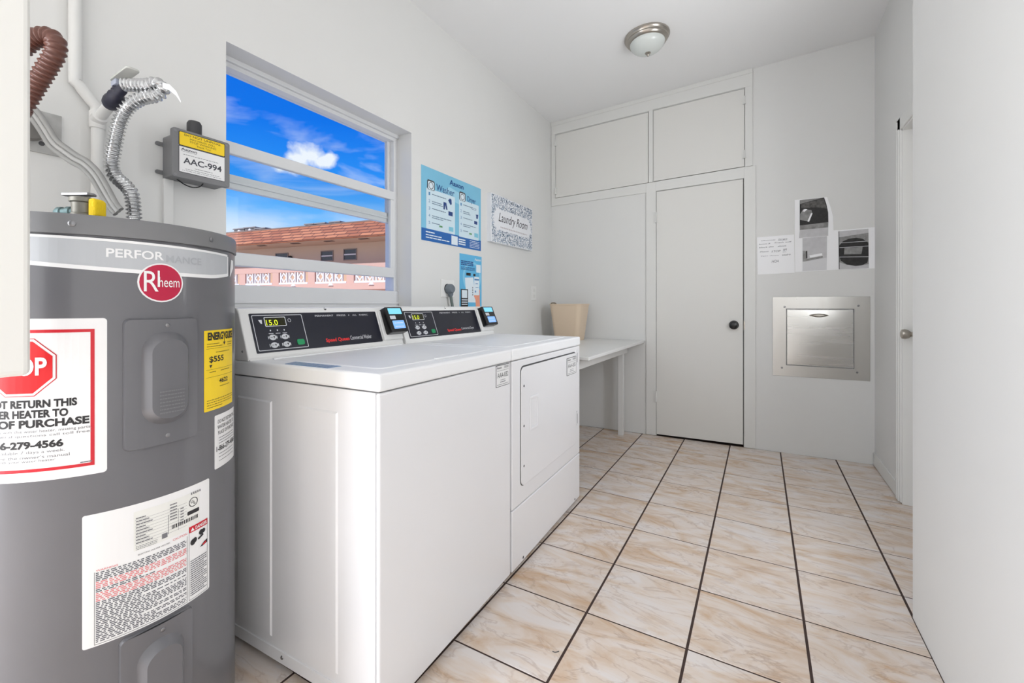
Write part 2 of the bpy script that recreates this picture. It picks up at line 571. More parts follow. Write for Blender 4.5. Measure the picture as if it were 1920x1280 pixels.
def tile_mat():
    m = bpy.data.materials.new('marble_tile'); m.use_nodes = True
    nt = m.node_tree; p = nt.nodes['Principled BSDF']; N = nt.nodes.new; L = nt.links.new
    geo = N('ShaderNodeNewGeometry'); oi = N('ShaderNodeObjectInfo')
    off = N('ShaderNodeVectorMath'); off.operation = 'SCALE'; off.inputs[0].default_value = (37, 53, 11)
    L(oi.outputs['Random'], off.inputs['Scale'])
    ad = N('ShaderNodeVectorMath'); ad.operation = 'ADD'
    L(geo.outputs['Position'], ad.inputs[0]); L(off.outputs[0], ad.inputs[1])
    mp = N('ShaderNodeMapping'); mp.inputs['Rotation'].default_value = (0, 0, math.radians(38)); mp.inputs['Scale'].default_value = (4.2, 11.5, 1)
    L(ad.outputs[0], mp.inputs[0])
    def noise(sc, det, rough, dist):
        n = N('ShaderNodeTexNoise'); n.inputs['Scale'].default_value = sc; n.inputs['Detail'].default_value = det
        n.inputs['Roughness'].default_value = rough; n.inputs['Distortion'].default_value = dist
        L(mp.outputs[0], n.inputs['Vector']); return n
    cl = noise(0.75, 5, 0.6, 1.2)
    r1 = N('ShaderNodeValToRGB')
    e = r1.color_ramp.elements
    e[0].position = 0.30; e[0].color = (*S2L((208, 176, 146)), 1)
    e[1].position = 0.66; e[1].color = (*S2L((230, 223, 219)), 1)
    x = e.new(0.42); x.color = (*S2L((219, 199, 180)), 1)
    x = e.new(0.52); x.color = (*S2L((227, 214, 203)), 1)
    L(cl.outputs['Fac'], r1.inputs[0])
    vn = noise(0.62, 6, 0.55, 2.2)
    s1 = N('ShaderNodeMath'); s1.operation = 'SUBTRACT'; s1.inputs[1].default_value = 0.5; L(vn.outputs['Fac'], s1.inputs[0])
    s2 = N('ShaderNodeMath'); s2.operation = 'ABSOLUTE'; L(s1.outputs[0], s2.inputs[0])
    r2 = N('ShaderNodeMapRange'); r2.inputs['From Min'].default_value = 0.03; r2.inputs['From Max'].default_value = 0.0
    r2.inputs['To Max'].default_value = 0.5
    L(s2.outputs[0], r2.inputs['Value'])
    gm = noise(0.5, 2, 0.5, 0)
    mm = N('ShaderNodeMath'); mm.operation = 'MULTIPLY'; L(r2.outputs[0], mm.inputs[0]); L(gm.outputs['Fac'], mm.inputs[1])
    mx = N('ShaderNodeMix'); mx.data_type = 'RGBA'; mx.inputs['B'].default_value = (*S2L((150, 112, 88)), 1)
    L(mm.outputs[0], mx.inputs['Factor']); L(r1.outputs[0], mx.inputs['A'])
    L(mx.outputs['Result'], p.inputs['Base Color'])
    p.inputs['Roughness'].default_value = 0.24
    return m
TILE = tile_mat()

# ------------------------------------------------------------------ room shell
XL = -1.686                 # left wall plane
XR, YR = 0.459, 2.002       # near right wall plane and its end
XF = 0.674                  # far right wall plane
YN = -2.60                  # wall behind the camera
def ceil_z(x): return 2.764 + (x - XL) * 0.0577
BACK = Frame((-1.4, 3.722, 0), (1, 0.0274, 0), (0, 0, 1), (0.0274, -1, 0))
bn = math.hypot(1, 0.0274)
def bu(x): return (x + 1.4) * bn                      # world x -> wall coordinate
LEFT = Frame((XL, 0, 0), (0, 1, 0), (0, 0, 1), (1, 0, 0))

# floor: grout bed and tiles
fl = struct(obj('floor', MB().box(WORLD, XL - 0.02, 0.80, YN - 0.05, 3.86, -0.06, -0.0012), GROUT), 'marble look ceramic tile floor with dark grout')
TS = 0.33; TX0, TY0 = -2.6048 * TS, 10.4353 * TS
def tile(x0, x1, y0, y1):
    c = 0.0009
    P = []
    for z, i in ((-0.006, 0), (-c, 0), (0, c)):
        P += [(x0 + i, y0 + i, z), (x1 - i, y0 + i, z), (x1 - i, y1 - i, z), (x0 + i, y1 - i, z)]
    fs = [(8, 9, 10, 11)]
    for r in (0, 4):
        fs += [(r + k, r + (k + 1) % 4, r + 4 + (k + 1) % 4, r + 4 + k) for k in range(4)]
    return MB().add(P, fs)
gx, gy = 0.0040, 0.0030
for i in range(-3, 5):
    for j in range(-1, 19):
        x0, x1 = TX0 + i * TS + gx, TX0 + (i + 1) * TS - gx
        y1, y0 = TY0 - j * TS - gy, TY0 - (j + 1) * TS + gy
        if j == -1: y0, y1 = TY0 + gy, 3.722 + 0.0274 * ((x0 + x1) / 2 + 1.4) - 0.004
        x0 = max(x0, XL + 0.003); y0 = max(y0, YN)
        lim = XF - 0.003 if y1 > 3.2 else 0.74
        if y0 >= YR - 0.34 and x1 > lim: x1 = lim
        if y1 <= YR + 0.02 and x0 > XR - 0.02: continue
        if x1 - x0 < 0.012 or y1 - y0 < 0.01: continue
        if y0 < YR and x0 > XR - 0.02: y0 = YR + 0.003
        obj('tile', tile(x0, x1, y0, y1), TILE, fl)

# ceiling (slopes gently up to the right)
c0, c1 = XL - 0.25, 0.95
mb = MB().add([(c0, YN - 0.2, ceil_z(c0)), (c1, YN - 0.2, ceil_z(c1)), (c1, 4.3, ceil_z(c1)), (c0, 4.3, ceil_z(c0)),
               (c0, YN - 0.2, ceil_z(c0) + 0.1), (c1, YN - 0.2, ceil_z(c1) + 0.1), (c1, 4.3, ceil_z(c1) + 0.1), (c0, 4.3, ceil_z(c0) + 0.1)],
              [(0, 1, 2, 3), (4, 7, 6, 5), (0, 4, 5, 1), (1, 5, 6, 2), (2, 6, 7, 3), (3, 7, 4, 0)])
struct(obj('ceiling', mb, CEILP), 'plain white painted ceiling')

# left wall with the window opening
WY0, WY1, WZ0, WZ1 = 0.868, 1.838, 1.072, 2.036
ZT = 3.0
mb = MB()
TH = 0.20
mb.box(LEFT, -0.3, WY0, -0.06, ZT, -TH, 0)
mb.box(LEFT, YN - 0.05, -1.7, -0.06, ZT, -TH, 0)
mb.box(LEFT, -1.7, -0.3, 2.15, ZT, -TH, 0)  # gap below is an unseen doorway, added to let the fill lamp in
mb.box(LEFT, WY1, 3.80, -0.06, ZT, -TH, 0)
mb.box(LEFT, WY0, WY1, -0.06, WZ0, -TH, 0)
mb.box(LEFT, WY0, WY1, WZ1, ZT, -TH, 0)
struct(obj('wall_left', mb, PAINT), 'pale painted wall with deep window opening')

# back wall with openings for the closet door and the overhead cabinets
def quad(*p): return list(p)
cL = [(bu(-1.643), 2.652), (bu(-0.810), 2.691), (bu(-0.810), 2.098), (bu(-1.643), 2.065)]     # left cabinet door TL TR BR BL
cR = [(bu(-0.771), 2.696), (bu(-0.101), 2.724), (bu(-0.101), 2.128), (bu(-0.771), 2.102)]
dD = [(bu(-0.747), 2.020), (bu(-0.107), 2.039), (bu(-0.107), 0.0), (bu(-0.747), 0.0)]
uL, uR = bu(XL) - 0.02, bu(0.95)
mb = MB()
WB = -0.12
def bq(p, h0, h1): mb.prism(BACK, p, h0, h1)
bq([(uL, 0), (dD[0][0], 0), (dD[0][0], 2.02), (uL, 1.995)], WB, 0)
bq([(uL, 1.995), (dD[0][0], 2.02), (cL[2][0], 2.098), (cL[3][0], 2.065), (uL, 2.065)], WB, 0)
bq([(dD[0][0], 2.02), (dD[1][0], 2.039), (cR[2][0], 2.128), (cR[3][0], 2.102), (cL[2][0], 2.098)], WB, 0)
bq([(uL, 2.065), (cL[3][0], 2.065), (cL[0][0], 2.652), (uL, 2.652)], WB, 0)
bq([cL[2], cR[3], cR[0], cL[1]], WB, 0)
bq([(uL, 2.652), cL[0], cL[1], cR[0], cR[1], (cR[1][0], 3.05), (uL, 3.05)], WB, 0)
bq([(dD[1][0], -0.06), (uR, -0.06), (uR, 3.05), (cR[1][0], 3.05), cR[1], cR[2], (dD[1][0], 2.039)], WB, 0)
struct(obj('wall_back', mb, PAINT), 'pale painted end wall with closet door and chute')
# closet space behind the openings, coloured dark so the gaps read as shade
mb = MB().box(BACK, uL, bu(0.02), -0.06, 2.95, -0.62, -0.60)
mb.box(BACK, uL - 0.02, uL, -0.06, 2.95, -0.60, WB)
mb.box(BACK, bu(0.0), bu(0.02), -0.06, 2.95, -0.60, WB)
mb.box(BACK, uL, bu(0.02), 2.95, 2.97, -0.60, WB)
mb.box(BACK, uL, bu(0.02), -0.06, -0.04, -0.60, WB)
struct(obj('wall_closet', mb, mat('closet_dark', (70, 66, 62), 0.9)))

# right walls
mb = MB().box(WORLD, XR, 0.80, YN - 0.05, YR, -0.06, ZT)
struct(obj('wall_right', mb, PAINT, bevel=0.006), 'smooth white wall return beside the entrance')
DY0, DY1, DZ = 2.48, 3.116, 2.04
mb = MB()
mb.box(WORLD, XF, 0.80, DY1, 3.90, -0.06, ZT)
mb.box(WORLD, XF, 0.80, 2.39, DY0, -0.06, ZT)
mb.box(WORLD, XF, 0.80, YR, 2.39, 2.15, ZT)  # wall left open below here, an added hidden opening for the fill lamp
mb.box(WORLD, XF, 0.80, YR, 2.39, -0.06, 1.05)
mb.box(WORLD, XF, 0.80, DY0, DY1, DZ, ZT)
struct(obj('wall_far_right', mb, PAINT), 'pale side wall beyond the white return')
mb = MB().box(WORLD, XF - 0.010, XF + 0.002, DY1 + 0.075, 3.775, 0.004, 0.085)
struct(obj('baseboard_right', mb, TRIMP, bevel=0.003), 'low painted baseboard')
# wall behind the camera
mb = MB()
mb.box(WORLD, XL, XR + 0.02, YN - 0.1, YN, -0.06, ZT)
struct(obj('wall_near', mb, PAINT), 'plain painted wall')

# side door in the far right wall
d2 = bpy.data.objects.new('door_2', None); d2.location = (XF + 0.05, 2.80, 0); col.objects.link(d2); struct(d2, 'white side door with a satin knob in painted casing')
obj('door_slab', MB().box(WORLD, XF + 0.045, XF + 0.080, DY0 + 0.02, DY1 - 0.022, 0.008, DZ - 0.02), DOORP, d2, bevel=0.002)
jb = MB().box(WORLD, XF - 0.004, XF + 0.10, DY1 - 0.020, DY1 + 0.004, 0, DZ + 0.004)
obj('door_jamb', jb, TRIMP, d2, bevel=0.002)
obj('door_jamb', MB().box(WORLD, XF - 0.004, XF + 0.10, DY0 - 0.004, DY0 + 0.018, 0, DZ + 0.004), TRIMP, d2, bevel=0.002)
obj('door_jamb', MB().box(WORLD, XF - 0.004, XF + 0.10, DY0, DY1, DZ - 0.018, DZ + 0.004), TRIMP, d2, bevel=0.002)
for (ya, yb, za, zb) in ((DY1 - 0.008, DY1 + 0.062, 0.006, DZ + 0.06), (DY0 - 0.062, DY0 + 0.008, 0.006, DZ + 0.06), (DY0 - 0.062, DY1 + 0.062, DZ - 0.010, DZ + 0.06)):
    cs_ = MB().box(WORLD, XF - 0.012, XF + 0.002, ya, yb, za, zb)
    o = obj('casing', cs_, TRIMP, d2, bevel=0.003)
    if zb - za > 1:
        obj('casing_bead', MB().box(WORLD, XF - 0.018, XF - 0.010, ya + 0.012, ya + 0.030, za, zb - 0.062), TRIMP, o, bevel=0.003)
        obj('casing_bead', MB().box(WORLD, XF - 0.018, XF - 0.010, yb - 0.024, yb - 0.006, za, zb - 0.01), TRIMP, o, bevel=0.003)
kb = MB().lathe((XF + 0.047, 3.035, 0.925), (-1, 0, 0), [(0.030, 0), (0.031, 0.006), (0.014, 0.012), (0.012, 0.030), (0.022, 0.040), (0.027, 0.055), (0.024, 0.068), (0.012, 0.073), (0, 0.074)], 24)
obj('door_knob', kb, NICKEL, d2, smooth=True)

# closet door
d1 = bpy.data.objects.new('door_1', None); d1.location = BACK.pt(bu(-0.427), 0); col.objects.link(d1); struct(d1, 'flat white closet door with round black knob')
g = 0.004
ds = [(dD[0][0] + g * 0.6, dD[0][1] - g), (dD[1][0] - g * 1.2, dD[1][1] - g * 0.7), (dD[1][0] - g * 1.2, 0.020), (dD[0][0] + g * 0.6, 0.013)]
slab = obj('door_slab', MB().prism(BACK, ds, -0.030, 0.006), DOORP, d1, bevel=0.0015)
ka, kz = BACK.px(1376, 609)
kmb = MB().lathe(BACK.pt(ka, kz, 0.005), BACK.n, [(0.034, 0), (0.034, 0.004), (0.030, 0.008), (0.016, 0.010), (0.014, 0.024), (0.024, 0.032), (0.029, 0.042), (0.028, 0.050), (0.020, 0.055), (0.0, 0.056)], 28)
obj('door_knob', kmb, BLACK, d1, smooth=True)
for py in (408, 742):
    a, z = BACK.px(1230.5, py)
    h = MB().tube([BACK.pt(a, z - 0.045, 0.020), BACK.pt(a, z + 0.045, 0.020)], 0.006, 10)
    h.box(BACK, a - 0.012, a + 0.006, z - 0.045, z + 0.045, 0.006, 0.021)
    obj('hinge', h, TRIMP, d1)
# strike side latch plate
a, z = BACK.px(1395, 609)
obj('latch_plate', MB().box(BACK, a - 0.001, a + 0.006, z - 0.03, z + 0.03, 0.0, 0.0135), NICKEL, d1)

# door casing and the cabinet face frame
t1 = bpy.data.objects.new('trim_1', None); t1.location = BACK.pt(bu(-0.43), 0); col.objects.link(t1); struct(t1, 'flat white casing boards around the closet door')
HC = 0.012
obj('casing_board', MB().prism(BACK, [(bu(-0.827), 0.003), (dD[3][0] - 0.001, 0.003), (dD[0][0] - 0.001, 2.0985), (bu(-0.827), 2.0955)], 0, HC), TRIMP, t1, bevel=0.002)
obj('casing_board', MB().prism(BACK, [(dD[2][0] + 0.002, 0.003), (bu(-0.028), 0.003), (bu(-0.028), 2.126), (dD[1][0] + 0.002, 2.124)], 0, HC), TRIMP, t1, bevel=0.002)
obj('casing_board', MB().prism(BACK, [(dD[0][0] - 0.001, 2.0215), (dD[1][0] + 0.002, 2.0405), (dD[1][0] + 0.002, 2.124), (dD[0][0] - 0.001, 2.0985)], 0, HC), TRIMP, t1, bevel=0.001)
t2 = bpy.data.objects.new('trim_2', None); t2.location = BACK.pt(bu(-0.86), 2.06); col.objects.link(t2); struct(t2, 'white face frame around the overhead cabinet doors')
def cz(u): return ceil_z(u / bn - 1.4)
e = 0.003
ul, ur = bu(-1.684), bu(-0.049)
obj('rail', MB().prism(BACK, [(ul, cL[0][1] + e), (cL[0][0], cL[0][1] + e), (cL[1][0], cL[1][1] + e), (cR[0][0], cR[0][1] + e), (cR[1][0], cR[1][1] + e), (ur, cR[1][1] + e), (ur, cz(ur)), (ul, cz(ul))], 0, HC), TRIMP, t2, bevel=0.0015)
mr_ = MB().prism(BACK, [(ul, cz(ul) - 0.034), (ur, cz(ur) - 0.034), (ur, cz(ur)), (ul, cz(ul))], HC, HC + 0.006)
obj('moulding', mr_, TRIMP, t2, bevel=0.002)
obj('rail', MB().prism(BACK, [(ul, 1.994), (bu(-0.827), 2.018), (bu(-0.827), 2.0955), (ul, 2.062)], 0, HC), TRIMP, t2, bevel=0.0015)
obj('stile', MB().prism(BACK, [(ul, 2.062), (cL[3][0] - e, 2.062), (cL[0][0] - e, cL[0][1] + e), (ul, cL[0][1] + e)], 0, HC), TRIMP, t2, bevel=0.0015)
obj('stile', MB().prism(BACK, [(cL[2][0] + e, 2.098), (cR[3][0] - e, 2.1005), (cR[0][0] - e, cR[0][1] + e), (cL[1][0] + e, cL[1][1] + e)], 0, HC), TRIMP, t2, bevel=0.0015)
obj('stile', MB().prism(BACK, [(cR[2][0] + e, 2.126), (ur, 2.127), (ur, cR[1][1] + e), (cR[1][0] + e, cR[1][1] + e)], 0, HC), TRIMP, t2, bevel=0.0015)

def cab(q, lab, hinge_side, hpx):
    cx = sum(p[0] for p in q) / 4
    t = thing('overhead_cabinet', lab, 'cabinet', BACK.pt(cx, q[3][1]))
    gg = 0.004
    p = [(q[0][0] + gg * .6, q[0][1] - gg), (q[1][0] - gg * .6, q[1][1] - gg), (q[2][0] - gg * .6, q[2][1] + gg), (q[3][0] + gg * .6, q[3][1] + gg)]
    dr = obj('cabinet_door', MB().prism(BACK, p, -0.016, 0.004), DOORP, t, bevel=0.001)
    for z in hpx:
        a = q[0][0] if hinge_side < 0 else q[1][0]
        hb = MB().tube([BACK.pt(a, z - 0.03, 0.016), BACK.pt(a, z + 0.03, 0.016)], 0.006, 10)
        hb.box(BACK, a - 0.014, a + 0.014, z - 0.03, z + 0.03, 0.004, 0.015)
        obj('hinge', hb, TRIMP, dr)
    obj('door_cleat', MB().box(BACK, p[0][0] + 0.03, p[1][0] - 0.03, p[3][1] + 0.05, p[3][1] + 0.09, -0.034, -0.015), TRIMP, t)
    return t
cab(cL, 'flat white overhead cabinet door hinged against the window wall', -1, (2.575, 2.13))
cab(cR, 'flat white overhead cabinet door right above the closet door', 1, (2.63, 2.22))

# ------------------------------------------------------------------ window
w1 = bpy.data.objects.new('window_1', None); w1.location = LEFT.pt((WY0 + WY1) / 2, WZ0, -0.11); col.objects.link(w1); struct(w1, 'white single hung window with raised lower sash')
FH0, FH1 = -0.17, -0.105      # frame depth range
fw = 0.028
obj('frame_jamb', MB().box(LEFT, WY0 - 0.004, WY0 + fw, WZ0 - 0.004, WZ1 + 0.004, FH0, FH1), ALUW, w1, bevel=0.002)
obj('frame_jamb', MB().box(LEFT, WY1 - fw, WY1 + 0.004, WZ0 - 0.004, WZ1 + 0.004, FH0, FH1), ALUW, w1, bevel=0.002)
obj('frame_head', MB().box(LEFT, WY0, WY1, WZ1 - 0.036, WZ1 + 0.004, FH0 + 0.001, FH1 + 0.001), ALUW, w1, bevel=0.002)
obj('frame_head_channel', MB().box(LEFT, WY0 - 0.004, WY1 + 0.004, WZ1 - 0.018, WZ1 + 0.004, FH1 - 0.002, FH1 + 0.014), ALUW, w1, bevel=0.002)
obj('frame_sill', MB().box(LEFT, WY0 - 0.004, WY1 + 0.004, WZ0 - 0.004, 1.158, FH0 - 0.001, FH1 + 0.008), ALUW, w1, bevel=0.003)
obj('sill_lip', MB().box(LEFT, WY0 - 0.003, WY1 + 0.003, 1.085, 1.094, FH1, FH1 + 0.016), ALUW, w1, bevel=0.002)
us = obj('upper_sash', MB().box(LEFT, WY0 + fw, WY1 - fw, 1.540, 1.596, -0.158, -0.135), ALUW, w1, bevel=0.002)
obj('sash_stile', MB().box(LEFT, WY0 + fw, WY0 + fw + 0.018, 1.596, WZ1 - 0.036, -0.158, -0.135), ALUW, us)
obj('sash_stile', MB().box(LEFT, WY1 - fw - 0.018, WY1 - fw, 1.596, WZ1 - 0.036, -0.158, -0.135), ALUW, us)
obj('rail_ridge', MB().box(LEFT, WY0 + fw, WY1 - fw, 1.562, 1.572, -0.136, -0.130), ALUW, us, bevel=0.002)
obj('glass_pane', MB().box(LEFT, WY0 + fw + 0.018, WY1 - fw - 0.018, 1.596, WZ1 - 0.036, -0.148, -0.145), GLASS, us)
ls = obj('lower_sash', MB().box(LEFT, WY0 + fw - 0.004, WY1 - fw + 0.004, 1.668, 1.716, -0.130, -0.104), ALUW, w1, bevel=0.004)
obj('sash_rail', MB().box(LEFT, WY0 + fw - 0.004, WY1 - fw + 0.004, 1.232, 1.286, -0.130, -0.102), ALUW, ls, bevel=0.004)
obj('sash_stile', MB().box(LEFT, WY1 - fw - 0.022, WY1 - fw + 0.004, 1.286, 1.668, -0.130, -0.106), ALUW, ls, bevel=0.002)
obj('sash_stile', MB().box(LEFT, WY0 + fw - 0.004, WY0 + fw + 0.022, 1.286, 1.668, -0.130, -0.106), ALUW, ls, bevel=0.002)
obj('glass_pane', MB().box(LEFT, WY0 + fw + 0.022, WY1 - fw - 0.022, 1.286, 1.668, -0.120, -0.117), GLASS, ls)

# ------------------------------------------------------------------ water heater
HX, HY, HR, HT = -1.381, 0.447, 0.255, 1.2565
HC_ = Cyl(HX, HY, HR)
wh = thing('water_heater', 'tall grey cylindrical electric water heater with red oval badge and stickers', 'water heater', (HX, HY, 0))
body = [(HR - 0.03, 0.004), (HR - 0.012, 0.012), (HR - 0.003, 0.03), (HR, 0.05), (HR, 1.212), (HR - 0.003, 1.213), (HR - 0.003, 1.2155), (HR, 1.217)]
tank = obj('tank', MB().lathe((HX, HY, 0), (0, 0, 1), body, 96), HGREY, wh, smooth=True)
cap = [(HR - 0.002, 1.2155), (HR + 0.003, 1.2165), (HR + 0.003, HT - 0.006), (HR, HT - 0.001), (HR - 0.006, HT), (0.0, HT)]
topc = obj('top_cap', MB().lathe((HX, HY, 0), (0, 0, 1), cap, 96), HCAP, wh, smooth=True)
for px_, py_ in ((136, 408), (394, 446)):
    a, z = HC_.px(px_, py_)
    obj('cap_screw', MB().lathe(HC_.pt(a, 1.236, 0.002), HC_.pt(a, 0, 1) - HC_.pt(a, 0, 0), [(0.006, 0), (0.006, 0.002), (0.003, 0.004), (0, 0.004)], 12), SCREW, topc, smooth=True)

# light band with lettering round the top
def bt(a): return 1.204 - 0.010 * (a / 0.2) if a > 0 else 1.204 + 0.004 * (-a / 0.2)
a_l, a_r = -0.36, 0.182
top_edge = []; bot_edge = []
n = 40
for i in range(n + 1):
    a = a_l + (a_r - a_l) * i / n
    top_edge.append((a, 1.2075 - 0.006 * (a + 0.2) / 0.38))
    bot_edge.append((a, 1.150 + 0.012 * ((a - 0.06) / 0.26) ** 2 + (0.0 if a < 0.12 else 0.10 * (a - 0.12) ** 1)))
def strip(mb, F, lo, hi, h):
    P = []
    for (a, b0), (a2, b1) in zip(lo, hi): P += [F.pt(a, b0, h), F.pt(a, b1, h)]
    mb.add(P, [(2 * i, 2 * i + 2, 2 * i + 3, 2 * i + 1) for i in range(len(lo) - 1)])
    return mb
band = obj('band', strip(MB(), HC_, bot_edge, top_edge, 0.0006), HBAND, wh)
bw = strip(MB(), HC_, [(a, b - 0.008) for a, b in bot_edge], bot_edge, 0.0009)
strip(bw, HC_, top_edge, [(a, b + 0.005) for a, b in top_edge], 0.0009)
bw.box(HC_, a_r, a_r + 0.004, 1.152, 1.202, 0.0003, 0.0009)
obj('band_outline', bw, STICK, band)
obj('band_notch', MB().poly(HC_, [(0.197, 1.150), (0.226, 1.176), (0.226, 1.196), (0.205, 1.196)], 0.0008), STICK, band)
obj('lettering', MB().text(HC_, 'PERFOR', -0.088, 0.005, 1.1745, 1.1925, 0.0012, 0.02), STICK, band)
obj('lettering', MB().text(HC_, 'MANCE', 0.009, 0.086, 1.1710, 1.1870, 0.0012, 0.02), mat('ink_glare_grey', (172, 175, 180), 0.4), band)  # these letters are greyed to paint in the glare on the band
bd = obj('badge', MB().prism(HC_, ell(0.001, 1.1262, 0.0415, 0.0420), 0.0, 0.0016), STICK, wh)
obj('badge_field', MB().prism(HC_, ell(0.001, 1.1262, 0.0385, 0.0390), 0.001, 0.0020), RED, bd)
lt = MB().text(HC_, 'heem', -0.004, 0.0345, 1.117, 1.1385, 0.0026, 0.0)
lt.text(HC_, 'R', -0.030, -0.005, 1.107, 1.150, 0.0026, 0.0)
lt.box(HC_, -0.0065, -0.0030, 1.117, 1.152, 0.0018, 0.0026)
obj('lettering', lt, STICK, bd)

def access_door(a0, a1, b0, b1, mark=True):
    pl = MB().prism(HC_, rr(a0, a1, b0, b1, 0.012), 0.0, 0.008, rr(a0 + .003, a1 - .003, b0 + .003, b1 - .003, 0.011))
    o = obj('access_panel', pl, HGREY, wh)
    cx = (a0 + a1) / 2; w = (a1 - a0)
    o1 = rr(cx - w * .30, cx + w * .34, b0 + 0.045, b1 - 0.030, w * .30, 8)
    o2 = rr(cx - w * .20, cx + w * .24, b0 + 0.060, b1 - 0.046, w * .21, 8)
    bm_ = MB().prism(HC_, o1, 0.007, 0.026, o2)
    obj('panel_bulge', bm_, HGREY, o, smooth=True)
    for b in (b1 - 0.016, b0 + 0.020):
        obj('screw', MB().lathe(HC_.pt(cx + 0.004, b, 0.007), HC_.pt(cx, 0, 1) - HC_.pt(cx, 0, 0), [(0.0045, 0), (0.0045, 0.002), (0.002, 0.003), (0, 0.003)], 12), SCREW, o)
    if mark:
        em = MB()
        for k in range(7):
            em.dashes(HC_, cx - 0.016, cx + 0.026, b0 + 0.118 - k * 0.0075, 0.0028, 0.0270, k, 0.05, 0.12)
        obj('embossed_print', em, HCAP, o)
access_door(-0.0635, 0.0735, 0.776, 1.0505)
access_door(-0.0695, 0.0620, 0.115, 0.396, False)

def sticker(a0, a1, b0, b1, m, lab, r=0.006):
    o = obj('sticker', MB().prism(HC_, rr(a0, a1, b0, b1, r, 3), 0.0, 0.0007), m, wh)
    o['label'] = lab
    return o
# stop sticker
sa0, sa1, sb0, sb1 = -0.3395, -0.0865, 0.7440, 1.0520
st = sticker(sa0, sa1, sb0, sb1, STICK, 'white sticker with red border and octagon')
mb = MB()
i0, i1, j0, j1, w = sa0 + 0.020, sa1 - 0.018, sb0 + 0.018, sb1 - 0.021, 0.006
for q in ((i0, i1, j0, j0 + w), (i0, i1, j1 - w, j1), (i0, i0 + w, j0, j1), (i1 - w, i1, j0, j1)): mb.flat(HC_, *q, 0.0011)
obj('border', mb, INKR, st)
oc = (-0.213, 0.960)
def octa(r): return [(oc[0] + r * math.cos(math.radians(22.5 + 45 * k)), oc[1] + r * math.sin(math.radians(22.5 + 45 * k))) for k in range(8)]
obj('octagon_outline', MB().poly(HC_, octa(0.0592), 0.0011), INKR, st)
obj('octagon_ring', MB().poly(HC_, octa(0.0575), 0.0014), STICK, st)
obj('octagon', MB().poly(HC_, octa(0.0530), 0.0017), mat('sign_red', (214, 12, 22), 0.4), st)
obj('lettering', MB().text(HC_, 'STOP', -0.256, -0.172, 0.9445, 0.979, 0.0021, 0.03), STICK, st)
mb = MB()
mb.text(HC_, 'DO NOT RETURN THIS', -0.2965, -0.1295, 0.8830, 0.8985, 0.0012, 0.042)
mb.text(HC_, 'WATER HEATER TO', -0.283, -0.1420, 0.8640, 0.8795, 0.0012, 0.042)
mb.text(HC_, 'PLACE OF PURCHASE', -0.313, -0.1120, 0.8455, 0.8610, 0.0012, 0.042)
mb.text(HC_, '1-866-279-4566', -0.2780, -0.1490, 0.8060, 0.8210, 0.0012, 0.042)
obj('lettering', mb, INK, st)
mb = MB()
mb.text(HC_, 'issues with this water heater, missing parts,', -0.262, -0.109, 0.8350, 0.8420, 0.0012)
mb.text(HC_, 'or have general questions call toll free:', -0.300, -0.109, 0.8270, 0.8335, 0.0012)
mb.text(HC_, 'are available 7 days a week.', -0.270, -0.147, 0.7955, 0.8025, 0.0012)
mb.text(HC_, 'see the owner\'s manual', -0.250, -0.140, 0.7875, 0.7935, 0.0012)
mb.text(HC_, 'with your water heater', -0.250, -0.160, 0.7795, 0.7855, 0.0012)
mb.dashes(HC_, -0.125, -0.108, 0.7705, 0.002, 0.0012, 3, 0.2, 0.4)
obj('small_print', mb, INKG, st)

# energy sticker
a0, a1, b0, b1 = 0.0945, 0.2165, 0.8235, 1.0170
st = sticker(a0, a1, b0, b1, YEL, 'yellow energy cost sticker', 0.002)
W_, H_ = a1 - a0, b1 - b0
mb = MB()
mb.text(HC_, 'ENERG', a0 + .08 * W_, a0 + .54 * W_, b1 - .125 * H_, b1 - .025 * H_, 0.0012, 0.045)
mb.text(HC_, 'Y', a0 + .545 * W_, a0 + .62 * W_, b1 - .17 * H_, b1 - .025 * H_, 0.0012, 0.03)
mb.text(HC_, 'GUIDE', a0 + .62 * W_, a0 + .97 * W_, b1 - .125 * H_, b1 - .025 * H_, 0.0012, 0.045)
obj('arrow', MB().poly(HC_, [(a0 + .535 * W_, b1 - .16 * H_), (a0 + .625 * W_, b1 - .16 * H_), (a0 + .58 * W_, b1 - .20 * H_)], 0.0012), INK, st)
mb.text(HC_, '$555', a0 + .12 * W_, a0 + .55 * W_, b1 - .41 * H_, b1 - .325 * H_, 0.0012, 0.02)
obj('arrow', MB().poly(HC_, [(a0 + .12 * W_, b1 - .43 * H_), (a0 + .20 * W_, b1 - .43 * H_), (a0 + .15 * W_, b1 - .47 * H_)], 0.0012), INK, st)
mb.text(HC_, '4622', a0 + .40 * W_, a0 + .72 * W_, b1 - .68 * H_, b1 - .62 * H_, 0.0012, 0.02)
obj('lettering', mb, INK, st)
mb = MB()
for k, (x0, x1, y) in enumerate(((.06, .40, .17), (.06, .5, .20), (.70, .95, .17), (.70, .92, .20), (.30, .8, .28), (.12, .3, .52), (.45, .8, .52), (.42, .8, .72), (.06, .96, .87), (.06, .96, .90), (.06, .9, .93), (.06, .5, .96))):
    mb.dashes(HC_, a0 + x0 * W_, a0 + x1 * W_, b1 - y * H_, 0.0016, 0.0012, k)
for y in (.23, .49, .585): mb.flat(HC_, a0 + .04 * W_, a1 - .04 * W_, b1 - y * H_, b1 - y * H_ + 0.0006, 0.0012)
obj('small_print', mb, mat('ink_brown', (120, 100, 30), 0.5), st)

